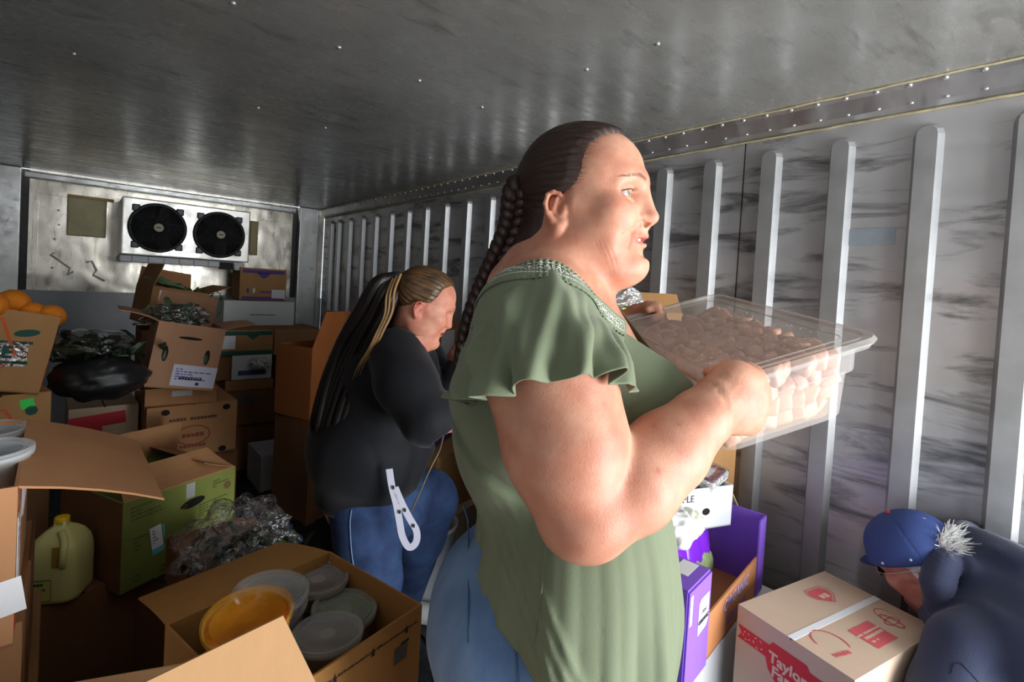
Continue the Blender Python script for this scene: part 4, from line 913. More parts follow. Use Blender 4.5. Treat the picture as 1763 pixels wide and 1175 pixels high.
V, F = loft(R_); pydata('pan_body', V, F, Mpan, pan, smooth=True).data.polygons[-1].use_smooth = False
V, F = loft([(rrect(PL, PW, .028), PD-.004), (rrect(PL+.004, PW+.004, .028), PD), (rrect(PL-.004, PW-.004, .026), PD+.006), (rrect(PL-.022, PW-.022, .024), PD+.0065), (rrect(PL-.028, PW-.028, .02), PD+.002)], cap0=False, cap1=True)
lid = pydata('lid', V, F, Mlid, pan)
b = MB(); q = rrect(PL-.07, PW-.06, .02); b.tube([(x, y, PD+.0025) for x, y in q+[q[0]]], .0012, 5); b.obj('lid_ridge', Mlid, lid, smooth=True)
g = np.random.default_rng(9); b = MB()
for _ in range(420):
    x, y = g.uniform(-.11, .12), g.uniform(-.15, .12); b.blob((x, y, PD+.0012), (.0011*g.uniform(.5, 1.5),)*2+(.0008,), 1)
o = b.obj('water_droplets', clearmat('droplet', (.95, .95, .95), .25, .03, 1.), lid, smooth=True); o['kind'] = 'stuff'
Mmeat = mat('diced_meat', srgb(206, 158, 132), .4, var=.12, vscale=30, spec=.5, bump=.2, bscale=50, col2=srgb(196, 136, 112))
b = MB(); n_ = 0
for ix in range(8):
    for iy in range(10):
        for iz in range(4):
            if 0 < ix < 7 and 0 < iy < 9 and iz < 3: continue
            k = .93-.09*(3-iz)/3; x = (ix-3.5)/7*(wi*k-.048)+g.uniform(-.004, .004); y = (iy-4.5)/9*(di*k-.048)+g.uniform(-.004, .004); z = .018+iz*.0265+g.uniform(-.003, .003)
            T = Matrix.Translation((x, y, z)) @ Euler(tuple(g.uniform(-.5, .5, 3))).to_matrix().to_4x4(); b.bbox((0, 0, 0), tuple(g.uniform(.026, .036, 3)), .007, T); n_ += 1
m_ = b.obj('meat_cubes', Mmeat, pan, smooth=True, label='pale pink diced meat'); m_['kind'] = 'stuff'
V, F = loft([(rrect(wi*.8, di*.83, .03), .004), (rrect(wi*.89, di*.915, .033), .072)], cap1=True)
pydata('broth', V, F, mat('broth_cloudy', srgb(236, 200, 160), .15, alpha=.16), pan)
# ================================================================ cartons and food
def kc(name, label, c, which, W, D, H, ang, m, z0=None, **k):
    p = P(*c); rz = R(ang)-YAW; e = Vector((math.cos(rz), math.sin(rz), 0)); n = Vector((-e.y, e.x, 0))
    if z0 is not None: H = p.z-z0
    p.z -= H; q = p+e*(W/2 if which == 'tl' else -W/2)+n*D/2
    return carton(name, label, W, D, H, m, q, rz, **k)
def edge(l, r):                      # top edge given by two pixels with depths -> corner, width, angle
    a, b = K(*l), K(*r); d = b-a; return l, math.hypot(d.x, d.y), math.degrees(math.atan2(d.y, d.x))
def ec(name, label, l, r, D, H, m, z0=None, **k):
    l, W, ang = edge(l, r); return kc(name, label, l, 'tl', W, D, H, ang, m, z0, **k)
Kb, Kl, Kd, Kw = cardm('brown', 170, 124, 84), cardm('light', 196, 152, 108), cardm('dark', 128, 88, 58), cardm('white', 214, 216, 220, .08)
Kp, Kg, Kv = cardm('pale', 206, 180, 152), cardm('green', 126, 134, 66), cardm('violet', 134, 94, 206, .1)
Kt = cardm('tan', 186, 140, 92)
RED, GRN, PUR, ORG = mat('red_print', srgb(200, 48, 58), .7), mat('green_print', srgb(34, 84, 72), .7), mat('purple_print', srgb(86, 70, 140), .7), mat('orange_print', srgb(214, 92, 44), .7)
GREY = mat('grey_print', srgb(96, 86, 78), .8); MTAPE = mat('clear_tape', (.7, .72, .72), .12, alpha=.45)
Mgrn = mat('leaf_green', srgb(76, 108, 52), .5, var=.5, vscale=20); Mgd = mat('leaf_dark', srgb(36, 56, 32), .5, var=.4, vscale=20)
Mclear = bagmat('clear_film', dens=.10); Mfilmw = bagmat('milky_film', dens=.3, white=.4)
Mhole = mat('hole_dark', (.01, .008, .006), .9)
def slot(t, F, u, v, w, h, rot=0, m=None): return decal(t, F, u, v, w, h, m or Mhole, rot, 'hand_hole', shape=[(x*.999, y) for x, y in ring(14)])
def sheet_text(t, F, u, v, w, h, n, m=None, rot=0):       # rows of fine print on a label
    g = random.Random(int(abs(u*1e4))+n); b = MB(); T = F @ Matrix.Translation((u, v, .0017)) @ Matrix.Rotation(R(rot), 4, 'Z')
    for i in range(n):
        y = h/2-h*(i+.6)/n; x = -w/2+w*.06
        while x < w*.42:
            L_ = g.uniform(.04, .14)*w; b.add([(x, y-h*.2/n, 0), (x+L_, y-h*.2/n, 0), (x+L_, y+h*.2/n, 0), (x, y+h*.2/n, 0)], [(0, 1, 2, 3)], T); x += L_+w*.03
            if g.random() < .15: break
    b.obj('fine_print', m or GREY, t)
# ---- upper left: orange carton
t, F, (W, D, H) = ec('citrus_carton', 'open kraft carton with orange hexagon and green lettering, heaped with oranges', (-108, 530, 1.42), (72, 545, 1.56), .30, .245, Kt, roll=11, flaps={'left': (95, .1)})
f = F('front'); hx = [(-.5, .0), (-.28, .5), (.28, .5), (.5, 0), (.28, -.5), (-.28, -.5)]; u0 = W/2-.155
outline(t, f, u0-.03, .115, .21, .2, hx, .007, ORG); b = decal(t, f, u0-.01, .143, .24, .008, GRN, 5, 'printed_band'); decal(t, f, u0-.01, .085, .24, .008, GRN, 3, 'printed_band')
letters(t, f, u0, .113, 'PARTRIDGE'[-5:], .05, GRN, 4, bold=.002); letters(t, f, u0-.01, .055, 'GEL', .024, GRN, 2)
for lx, ly, r_ in ((-.09, .175, 20), (-.05, .185, -25), (.09, .182, 15)): decal(t, f, u0+lx, ly, .06, .022, GRN, r_, 'printed_leaf', shape=ring(12))
b = MB()
for i in range(7): b.add([(u0+.02+i*.013+random.uniform(-.004, .004), .085+random.uniform(-.02, .05), .0016+random.uniform(0, .003)) for _ in range(4)], [(0, 1, 2, 3)], f)
decal(t, f, u0+.055, .112, .10, .075, bagmat('tape_glare', dens=.3, rough=.2), 8, 'clear_tape')
fr_ = F('right'); decal(t, fr_, 0, .19, D*.96, .05, Mgd, 0, 'printed_foliage'); decal(t, fr_, 0, .235, D*.96, .012, ORG, 0, 'printed_band'); decal(t, fr_, 0, .04, D*.9, .045, ORG, 0, 'printed_band'); slot(t, fr_, 0, .12, .06, .022)
orz = t.matrix_basis.copy(); Morg = mat('orange_peel', srgb(240, 136, 22), .38, bump=.35, bscale=260, var=.1, vscale=8, spec=.5)
proto = None
olist = [(22, 517, 1.58, 'big orange on top of the heap, nearest the metal pillar', .042), (-14, 522, 1.5, 'orange at the left edge of the heap in the kraft carton', .04), (56, 536, 1.6, 'middle orange in the heap, lower than the big one', .038), (88, 541, 1.62, 'last orange on the right side of the heap', .038), (-40, 538, 1.6, None, .038), (30, 556, 1.56, None, .038), (70, 560, 1.72, None, .038)]
for q0, (px, py, w, lab, r_) in enumerate(olist):
    c = P(px, py+4, w)
    if proto is None:
        proto = thing('orange', lab, 'fruit', c, group='oranges in the citrus carton')
        b = MB(); b.blob((0, 0, 0), (1, 1, .95), 4, amp=.015, seed=2); b.obj('peel', Morg, proto, smooth=True); MB().lathe([(.09, .9), (.1, .955), (.05, .965), (0, .96)], 10).obj('stem_scar', mat('scar_green', srgb(110, 110, 50), .8), proto); o = proto
    else:
        o = copy_tree(proto)
    o['label'] = lab or ['', '', '', '', 'orange cut off by the photo edge, behind the others', 'orange half sunk between the big orange and the middle one', 'orange at the back of the heap under the last one'][q0]; o.location = c; o.scale = (r_,)*3; o.rotation_euler = tuple(np.random.default_rng(int(px)+99).uniform(-.6, .6, 3))
t, F, (W, D, H) = ec('citrus_carton', 'kraft carton with bright green price sticker under the orange carton', (-96, 694, 1.42), (88, 693, 1.60), .30, .19, Kt, closed='x')
f = F('front'); outline(t, f, W/2-.16, .06, .2, .18, hx, .007, ORG); decal(t, f, W/2-.055, H-.028, .032, .03, mat('neon_green', (.05, .8, .12), .6), 10, 'price_sticker'); decal(t, f, W/2-.045, H-.05, .03, .03, GRN, 20, 'printed_leaf', shape=ring(12))
zc2 = t.location.z
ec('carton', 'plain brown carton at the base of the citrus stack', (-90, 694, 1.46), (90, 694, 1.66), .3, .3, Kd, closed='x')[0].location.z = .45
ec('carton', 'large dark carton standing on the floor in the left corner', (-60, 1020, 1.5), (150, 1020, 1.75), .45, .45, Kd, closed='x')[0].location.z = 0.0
# ---- left foreground: carton of deli tubs with a broad flap
t, F, (W, D, H) = kc('deli_carton', 'brown carton with a broad flap folded out, holding white lidded tubs at the left edge', (31, 838, .70), 'tr', .30, .40, .225, 42, cardm('near', 186, 134, 94), flaps={'right': (109, .185, 14, .10), 'left': (120, .1)})
f = F('front'); fr_ = F('right'); decal(t, f, W/2-.05, .065, .12, .05, WHITE(), 8, 'label_sticker'); letters(t, f, W/2-.028, .074, 'BEST', .013, INK(), 8)
decal(t, fr_, -D/2+.05, .115, .075, .13, WHITE(), 4, 'label_sticker'); sheet_text(t, fr_, -D/2+.05, .135, .06, .05, 4); decal(t, fr_, -D/2+.08, .185, .045, .04, RED, 0, 'printed_patch'); decal(t, fr_, -D/2+.02, .03, .01, .03, RED, 0, 'printed_patch')
b = MB(); b.tube([(W/2+.001, -D/2+.01, H-.005), (W/2+.002, -D/2+.03, H-.03), (W/2+.001, -D/2+.025, H-.06)], .0012, 4); b.obj('torn_edge', mat('kraft_dark', srgb(110, 74, 50), .9), t)  # thin darker brown line along the torn edge
zt = t.location.z
kc('carton', 'brown carton with a pale worn edge under the deli carton', (38, 1098, .76), 'tr', .33, .40, .3, 42, Kb, z0=.82, closed='x')
kc('carton', 'tall brown carton at the bottom left, behind the deli stack', (54, 948, .92), 'tr', .3, .3, .3, 42, Kd, z0=.45, closed='x')
kc('carton', 'big brown carton on the floor beneath the deli cartons', (60, 1250, .9), 'tr', .45, .5, .3, 42, Kb, z0=0., closed='x')[0]
# deli tubs ---------------------------------------------------------------
Mtub = clearmat('tub_plastic', (.62, .60, .56), .25, .22, .4, .35); Mtl = clearmat('tub_lid', (.60, .60, .58), .3, .36, .4, .35)
Mtubw = mat('tub_white', (.74, .74, .72), .35, spec=.5); Mlidw = clearmat('tub_lid_milky', (.74, .77, .8), .3, .7, .5)
def tub(label, c, r, h, food, tubm=Mtub, lidm=Mtl, lvl=.9, tilt=(0, 0), group='lidded deli tubs in the open carton'):
    t = thing('deli_tub', label, 'tub', c-Vector((0, 0, h)), (R(tilt[0]), R(tilt[1]), 0), group); k = .84
    MB().lathe([(r*k*.9, .002), (r*k, .0), (r*k, .004), (r*.95, h*.9), (r*.97, h*.9), (r*.985, h-.003), (r*.97, h-.003), (r*.93, h*.88), (r*k*.96, .006), (0, .006)], 40).obj('tub_body', tubm, t, smooth=True)
    if food: MB().lathe([(r*k*.94, .007), (r*(.93*lvl+k*(1-lvl)*.9)-.001, h*lvl-.004), (r*.5, h*lvl), (0, h*lvl+.001)], 32).obj('contents', food, t, smooth=True)
    l = MB().lathe([(r*.985, h-.010), (r*1.015, h-.010), (r*1.03, h-.004), (r*1.025, h+.003), (r*.985, h+.004), (r*.95, h+.003), (r*.93, h-.002), (r*.6, h-.0015), (0, h-.001)], 44).obj('lid', lidm, t, smooth=True)
    MB().lathe([(r*.80, h-.0012), (r*.82, h), (r*.84, h-.0012)], 40).obj('lid_ring', lidm, l, smooth=True)
    return t
tub('white tub with milky lid nearest in the left edge carton', P(-36, 778, .78), .062, .11, None, Mtubw, Mlidw, group='white tubs in the left carton'); tub('white tub with milky lid behind the nearest one, left edge carton', P(-30, 742, .93), .064, .11, None, Mtubw, Mlidw, group='white tubs in the left carton')
# ---- centre bottom: tray carton with deli tubs
t, F, (W, D, H) = kc('tray_carton', 'low open brown carton full of lidded soup tubs, in front of the woman in jeans', (727, 1041, .945), 'tr', .317, .285, .15, 54.7, cardm('tray', 178, 128, 72), flaps={'back': (99, .17, 10, .1)})
f = F('front'); b = MB()
for i in range(60): x = -W/2+.02+i*.0048; b.add([(x, H-.028, .001), (x+.003+random.uniform(0, .0012), H-.028, .001), (x+.003, H-.028+random.uniform(.002, .005), .001), (x, H-.028+random.uniform(.002, .005), .001)], [(0, 1, 2, 3)], f)
for i in range(4): b.add([(x_, y_, .001) for x_, y_ in ((-W/2+.05+i*.075, H-.034), (-W/2+.058+i*.075, H-.034), (-W/2+.054+i*.075, H-.018))], [(0, 1, 2)], f)
b.obj('printed_line', INK(), t); decal(t, f, W/2-.05, H-.065, .03, .03, GREY, 0, 'printed_symbol'); letters(t, f, W/2-.04, H-.048, 'SOUP', .008, INK()); letters(t, f, W/2-.05, .012, 'PACKED', .011, INK(), bold=.0004)
ztray = t.location.z
kc('carton', 'brown carton under the tray of soup tubs', (724, 1175, .955), 'tr', .33, .30, .3, 54.7, Kd, z0=.02, closed='x')[0].location.z = 0; o = bpy.data.objects.get('carton.004')
Fo = mat('soup_orange', srgb(222, 92, 0), .35, vscale=45, col2=srgb(160, 52, 0)); Fb_ = mat('stew_brown', srgb(150, 112, 86), .5, var=.3, vscale=30); Fg_ = mat('soup_green', srgb(120, 134, 60), .5, var=.3, vscale=30); Fr_ = mat('soup_red', srgb(168, 82, 40), .4, var=.3, vscale=30)
tub('tub of bright orange soup with a yellow rim, highest in the tray carton', P(435, 1053, .785), .0625, .075, Fo, clearmat('tub_yellow', (.80, .48, .10), .25, .6, .5), clearmat('lid_orange', (.80, .34, .02), .25, .08, .5, .15), .97, (4, -6))
tub('tub of pinkish brown stew nearest the printed side of the tray carton', P(562, 1094, .872), .059, .11, Fb_, Mtub, Mtl, .96, (-3, 2))
tub('tub with green soup in the tray carton', P(584, 1048, .98), .060, .115, Fg_, Mtub, clearmat('lid_greenish', (.50, .54, .42), .3, .4, .5), .93, (3, 4))
tub('tub of red soup in the far corner of the tray carton', P(548, 996, 1.045), .059, .115, Fr_, Mtub, Mtl, .96)
tub('empty looking tub with grey lid behind the orange soup', P(462, 1018, .90), .0615, .07, Fb_, Mtub, Mtl, .6, (3, 3))
tub('lower tub of the pair behind the orange soup', P(466, 1040, .92), .0615, .075, Fb_, Mtub, Mtl, .8)
tub('tub supporting the orange soup tub', P(436, 1130, .79), .061, .085, Fb_, Mtub, Mtl, .8)
bag('wrapped_bundle', 'clear bag tucked in the left corner of the tray carton', 'bag', Vector((*K2W(K(368, 1085, .82))[:2], ztray+.006)), (.035, .045, .06), Mfilmw, 5)
# nearest carton with an upright flap
A, B_, C_ = P(487, 1059, .60), P(170, 1212, .52), P(610, 1310, .60)
t, F, (W, D, H) = kc('carton', 'nearest carton with its light brown flap standing up at the bottom edge', (470, 1420, .50), 'tr', .32, .26, .3, 20, Kl, z0=0.)
Mi = (Matrix.Translation(t.location) @ Matrix.Rotation(R(20)-YAW, 4, 'Z')).inverted(); D_ = B_+C_-A
q = [Mi @ v for v in (A, B_, D_, C_)]; n_ = (q[1]-q[0]).cross(q[3]-q[0]).normalized()*.004; b = MB(); b.add(q+[v+n_ for v in q], [(0, 1, 2, 3), (7, 6, 5, 4), (0, 4, 5, 1), (1, 5, 6, 2), (2, 6, 7, 3), (3, 7, 4, 0)]); b.obj('flap', Kl, t)
t.location.z = 0
# ---- milk jug and its carton
pj = P(102, 1038, 1.5); ec('carton', 'dark carton under the yellow milk jug', (40, 1062, 1.40), (232, 1042, 1.62), .32, .4, Kd, z0=0., closed='x')
j = thing('milk_jug', 'pale yellow plastic gallon jug with yellow cap and green label', 'jug', (pj.x, pj.y, P(40, 1062, 1.4).z+.006), (0, 0, -YAW+R(15))); j.scale = (.84,)*3
Mjug = mat('jug_milk', srgb(214, 204, 132), .35, sss=.0, spec=.5); hw = .078
rr = [(rrect(hw*2*k, hw*2*k, hw*.5*k, 5), z) for k, z in ((.86, 0), (.98, .006), (1, .02), (1, .135), (.985, .16), (.9, .19), (.72, .215), (.5, .232), (.3, .242), (.24, .248), (.24, .262))]
V, F_ = loft(rr, cap1=True); pydata('jug_body', V, F_, Mjug, j, smooth=True)
b = MB(); b.tube(catmull([(.018, -.04, .236), (.040, -.064, .212), (.046, -.080, .185), (.045, -.081, .15), (.042, -.070, .128)], 5), .011, 10); b.obj('handle', Mjug, j, smooth=True)
b = MB(); b.box((.022, -.0785, .165), (.018, .002, .07)); b.obj('recess_shade', mat('jug_shadow', srgb(170, 130, 50), .6), j)  # flat darker strip: shade of the handle recess put in as colour
b = MB().lathe([(.021, .255), (.0215, .258), (.0215, .272), (.019, .274), (0, .274)], 24).obj('cap', mat('cap_yellow', srgb(236, 190, 20), .4), j, smooth=True)
fj_ = frame('front', .156, .158, .25); decal(j, fj_, -.03, .055, .085, .07, mat('label_yellow', srgb(198, 196, 96), .6), 0, 'label_sticker'); outline(j, fj_, -.03, .055, .085, .07, [(-.5, -.5), (.5, -.5), (.5, .5), (-.5, .5)], .003, GRN, name='label_border')
letters(j, fj_, -.03, .076, 'Dairy', .015, GRN, lift=.002); letters(j, fj_, -.03, .058, 'EGG NOG', .014, PUR, lift=.002, bold=.0006); decal(j, fj_, -.03, .036, .03, .014, ORG, 0, 'printed_patch', .0016, shape=ring(10))
# ---- green carton
t, F, (W, D, H) = ec('green_carton', 'olive green produce carton with hand hole and blue white sticker, flaps half open', (212, 868, 1.52), (404, 842, 1.86), .34, .28, Kg, flaps={'back': (-20, .13), 'front': (-62, .12, 20, .2), 'right': (-70, .12)}, lid_m=Kb)
f = F('front'); slot(t, f, .03, H-.075, .085, .03, 6); slot(t, f, .0, H-.079, .02, .018, 6, mat('banana_yellow', srgb(220, 170, 30), .5))
decal(t, f, -.085, .135, .035, .075, WHITE(), 8, 'label_sticker'); decal(t, f, -.080, .092, .035, .018, mat('label_cyan', srgb(90, 190, 200), .6), 8, 'label_band', .0016); decal(t, f, -.064, .15, .006, .04, mat('label_cyan'), 8, 'label_band', .0016); sheet_text(t, f, -.086, .14, .026, .05, 5, rot=8)
for u, v, w_, n in ((-.12, .24, .1, 4), (-.13, .14, .05, 4), (.1, .17, .11, 5), (.13, .245, .07, 3), (0, .03, .16, 2)): sheet_text(t, f, u, v, w_, .05 if n > 3 else .03, n, mat('olive_print', srgb(84, 92, 44), .8), 2)
decal(t, f, .155, .225, .028, .028, mat('brown_dot', srgb(110, 84, 56), .7), 0, 'printed_symbol', shape=ring(14)); decal(t, f, .02, H-.03, .03, .05, MTAPE, 0, 'clear_tape')
for lf in range(2): outline(t, f, [-.14, .0][lf], [.03, .09][lf], .02, .02, ring(8), .002, GRN)
decal(t, F('left'), 0, H/2, D-.002, H-.002, Kd, 0, 'side_panel'); zg = t.location.z; ec('carton', 'carton on the floor beneath the green carton', (215, 1024, 1.60), (400, 1010, 1.92), .34, .3, Kd, z0=0., closed='x')[0].location.z = 0
# ---- clear bag of greens in front of the green carton
c = K2W(K(405, 985, 1.32)); zb_ = P(425, 1000, 1.32).z
tb = bag('salad_bag', 'large crumpled clear bag of leafy greens beside the green carton', 'bag', (c.x, c.y, zb_), (.14, .10, .105), bagmat('clear_film2', dens=.05, rough=.06), 3, amp=.4, n=5)
leaves('leafy_greens', tb, (.03, 0, .05), (.12, .09, .05), 150, Mgd, 3, .022); leaves('leafy_greens', tb, (.05, -.03, .04), (.08, .04, .04), 40, Mgrn, 4, .02)
ec('carton', 'brown carton under the crumpled bag of greens', (345, 1008, 1.25), (500, 1000, 1.42), .3, .3, Kd, z0=0., closed='x')
# ---- vented carton with bagged greens
t, F, (W, D, H) = ec('vented_carton', 'tan carton with hand hole, two slots and white label, bag of greens on top', (251, 559, 1.95), (371, 567, 2.10), .30, .262, cardm('vent', 178, 134, 104), roll=9, flaps={'left': (78, .13, 25, .15), 'right': (72, .13, 10, .35), 'back': (-20, .12)})
f = F('front'); Fgreen = mat('bag_green_peek', srgb(84, 112, 96), .3)
slot(t, f, 0, H-.055, .085, .012); 
for sx in (-.075, .07): slot(t, f, sx, H-.125, .02, .062, 0, Mhole); slot(t, f, sx-.002, H-.13, .014, .04, 0, Fgreen)
decal(t, f, .04, .056, .155, .085, mat('label_lilac', srgb(196, 196, 216), .6), -1, 'label_sticker'); sheet_text(t, f, .035, .063, .14, .05, 5, PUR); letters(t, f, .03, .045, 'BROCCOLI', .017, INK(), -1, .002); decal(t, f, .055, .026, .012, .012, INK(), 0, 'printed_symbol', .0018)
zv = t.location.z; c = t.location+Vector((0, 0, .26)); gb = bag('salad_bag', 'clear bag of dark greens bulging from the tan vented carton', 'bag', c+Vector((0, .0, -.03)), (.125, .11, .055), bagmat('clear_film3', dens=.14, rough=.12), 8, amp=.3, n=5)
leaves('leafy_greens', gb, (0, .02, .05), (.10, .07, .04), 130, mat('leaf_mid', srgb(78, 104, 74), .5, var=.4, vscale=20), 5, .024)
t, F, (W, D, H) = ec('carton', 'tilted open carton with white label and long green stalks, behind the vented carton', (252, 497, 2.55), (352, 517, 2.75), .32, .2, Kb, roll=8, flaps={'left': (-15, .12), 'back': (10, .1), 'right': (60, .12)})
decal(t, F('front'), -.05, H-.045, .10, .055, WHITE(), 0, 'label_sticker'); b = MB(); g = np.random.default_rng(5)
for i in range(16): y = g.uniform(-.1, .1); b.tube([(-.1+g.uniform(-.03, .03), y, H+.02+g.uniform(0, .03)), (.02, y+.01, H+.015), (.16, y+.02, H-.02)], [.008, .006, .004], 6)
o = b.obj('green_stalks', mat('stalk_green', srgb(120, 150, 110), .5, var=.4, vscale=18), t, smooth=True); o['kind'] = 'stuff'; leaves('stalk_leaves', t, (.08, 0, H), (.14, .1, .02), 60, Mgrn, 6, .02)
ec('carton', 'dark carton supporting the tilted carton of green stalks', (245, 548, 2.6), (360, 560, 2.8), .3, .3, Kd, z0=.9, closed='x')
ec('carton', 'tall dark carton on the floor behind the vented stack', (240, 700, 2.6), (370, 700, 2.8), .4, .3, Kd, z0=0, closed='x')
t, F, (W, D, H) = ec('carton', 'small brown carton with clear tape under the tan vented carton', (250, 673, 2.02), (373, 673, 2.17), .30, .09, Kb, closed='y', tape=MTAPE); decal(t, F('front'), 0, H-.02, .07, .022, MTAPE, 0, 'clear_tape')
t, F, (W, D, H) = ec('fruit_carton', 'brown lidded carton with faded red print and round vents', (253, 706, 2.0), (408, 706, 2.22), .38, .215, Kb, closed='x')
f = F('front')
for u, v in ((-.1, H-.02), (.12, H-.02), (-.11, .015), (.11, .015)): slot(t, f, u, v, .03, .024)
letters(t, f, .0, H-.055, 'SWEET POTATOES', .02, mat('faded_print', srgb(86, 62, 46), .8)); outline(t, f, 0, .09, .12, .08, ring(18), .004, mat('faded_red', srgb(130, 56, 48), .8)); letters(t, f, 0, .09, 'FRESH', .026, mat('faded_red')); letters(t, f, .0, .045, 'PRODUCE', .022, mat('faded_red'))
zf = t.location.z
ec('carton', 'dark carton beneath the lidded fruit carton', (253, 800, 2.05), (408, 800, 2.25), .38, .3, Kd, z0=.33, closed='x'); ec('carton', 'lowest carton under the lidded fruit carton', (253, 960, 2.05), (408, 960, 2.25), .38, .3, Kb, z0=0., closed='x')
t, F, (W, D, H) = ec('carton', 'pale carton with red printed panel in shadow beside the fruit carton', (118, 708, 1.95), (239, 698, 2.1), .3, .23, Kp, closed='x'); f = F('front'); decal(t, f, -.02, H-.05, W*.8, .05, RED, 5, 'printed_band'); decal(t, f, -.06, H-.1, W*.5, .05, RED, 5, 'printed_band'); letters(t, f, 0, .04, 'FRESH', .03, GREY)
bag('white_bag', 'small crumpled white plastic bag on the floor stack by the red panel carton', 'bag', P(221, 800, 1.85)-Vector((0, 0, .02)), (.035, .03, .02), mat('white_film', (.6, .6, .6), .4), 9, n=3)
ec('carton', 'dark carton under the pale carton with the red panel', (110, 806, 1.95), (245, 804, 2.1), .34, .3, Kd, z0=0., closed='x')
gb = bag('greens_bag', 'dark bag of leafy greens slumped beside the orange carton', 'bag', P(152, 612, 1.85)-Vector((0, 0, .02)), (.15, .12, .06), bagmat('clear_film4', dens=.06, rough=.15), 12, amp=.2); leaves('leafy_greens', gb, (0, 0, .05), (.14, .09, .035), 130, Mgd, 8, .03)
bag('black_bag', 'black plastic sack slumped under the bag of greens', 'bag', P(170, 690, 1.85), (.15, .12, .085), mat('black_film', (.012, .012, .014), .4), 14, amp=.1)
# ---- back shelf
def bc(name, label, l, r, yb, Y, m, D=.3, **k):
    a, c, d = backpt(l[0], l[1], Y), backpt(r[0], r[1], Y), backpt(l[0], yb, Y); W = abs(c.x-a.x); H = a.z-d.z
    return carton(name, label, W, D, H, m, Vector(((a.x+c.x)/2, Y+D/2, d.z)), 0, **k)
sh_ = []
t, F, (W, D, H) = bc('printed_carton', 'kraft carton with purple printed bands and white label on the white foam box', (414, 461), (494, 465), 517, 4.72, Kt, closed='x', D=.28)
f = F('front'); decal(t, f, 0, H-.025, W*.9, .03, PUR, 0, 'printed_band'); decal(t, f, 0, .02, W*.9, .024, PUR, 0, 'printed_band'); decal(t, f, 0, H-.06, .12, .05, PUR, 0, 'printed_crest', shape=[(-.5, .5), (.5, .5), (.25, -.1), (0, -.5), (-.25, -.1)])
decal(t, f, W*.33, .06, .11, .075, WHITE(), 0, 'label_sticker', .002); sheet_text(t, f, W*.33, .06, .09, .05, 3); decal(t, f, -W*.33, .085, .02, .05, PUR, 0, 'printed_figure', shape=ring(8)); decal(t, f, -W*.2, .085, .02, .045, WHITE(), 0, 'printed_figure', shape=ring(8)); letters(t, f, .02, .075, 'SWEET', .03, PUR)
zs = t.location.z
t, F, (W, D, H) = bc('foam_box', 'long white foam box at the foot of the back wall shelf', (386, 517), (507, 521), 566, 4.65, mat('white_foam', (.80, .82, .82), .6, var=.06), closed='y', D=.42); t.location.z = zs-H-.006; decal(t, F('front'), .02, .12, .2, .006, GREY, 0, 'printed_line'); zs2 = t.location.z
t, F, (W, D, H) = bc('striped_carton', 'kraft carton with dark green bands and white label under the foam box', (372, 570), (471, 570), 614, 4.0, Kb, closed='y', D=.36); f = F('front'); decal(t, f, 0, H-.02, W*.96, .028, GRN, 0, 'printed_band'); decal(t, f, 0, .018, W*.96, .03, GRN, 0, 'printed_band'); decal(t, f, .05, H-.05, .09, .04, GRN, 0, 'printed_crest', shape=[(-.5, .5), (.5, .5), (.25, -.1), (0, -.5), (-.25, -.1)]); decal(t, f, -W*.33, .095, .12, .095, WHITE(), 0, 'label_sticker', .002); sheet_text(t, f, -W*.33, .08, .1, .03, 2)
zq = t.location.z
bc('carton', 'shadowed brown carton right of the striped carton', (473, 569), (552, 567), 612, 4.0, Kb, closed='y', D=.36)
t, F, (W, D, H) = bc('white_crate', 'white carton with blue print under the striped carton', (400, 618), (468, 618), 660, 4.0, Kw, closed='y', D=.34); t.location.z = zq-H-.004; decal(t, F('front'), 0, .05, W*.7, .035, mat('blue_print', srgb(60, 84, 130), .7), 0, 'printed_band'); zr = t.location.z
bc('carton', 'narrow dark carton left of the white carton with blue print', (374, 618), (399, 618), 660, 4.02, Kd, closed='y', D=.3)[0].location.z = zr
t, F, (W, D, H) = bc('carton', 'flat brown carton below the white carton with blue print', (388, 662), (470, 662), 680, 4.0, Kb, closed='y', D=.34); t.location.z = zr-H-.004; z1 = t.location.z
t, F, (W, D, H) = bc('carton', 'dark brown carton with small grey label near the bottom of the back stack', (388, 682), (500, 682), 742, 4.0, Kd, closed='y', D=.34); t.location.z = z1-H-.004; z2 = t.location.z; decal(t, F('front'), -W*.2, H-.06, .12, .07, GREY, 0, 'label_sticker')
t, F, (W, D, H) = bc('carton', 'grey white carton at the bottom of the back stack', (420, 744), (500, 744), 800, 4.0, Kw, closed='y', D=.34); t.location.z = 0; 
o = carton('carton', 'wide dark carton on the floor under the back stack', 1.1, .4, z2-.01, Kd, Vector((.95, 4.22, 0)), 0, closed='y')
bpy.data.objects.remove(t.children[0]) if False else None; t.location = (t.location.x, 3.7, 0)
carton('carton', 'wide plain carton on the floor beneath the foam box', 1.0, .42, zs2-.003, Kb, Vector((1.2, 4.88, 0)), 0, closed='y')
carton('carton', 'brown carton beneath the shadowed carton of the back stack', .42, .36, backpt(520, 612, 4).z-.003, Kd, Vector((backpt(515, 612, 4).x+.03, 4.19+.01, 0)), 0, closed='y') if False else None
bag('white_bag', 'small knotted white plastic bag lying on the white carton with blue print', 'bag', backpt(455, 640, 3.85), (.075, .06, .045), mat('white_film'), 15, n=4, amp=.4)
bc('carton', 'brown carton under the shadowed carton, right of the back stack', (475, 616), (552, 616), 742, 4.02, Kd, closed='y', D=.34)[0].location.z = z2
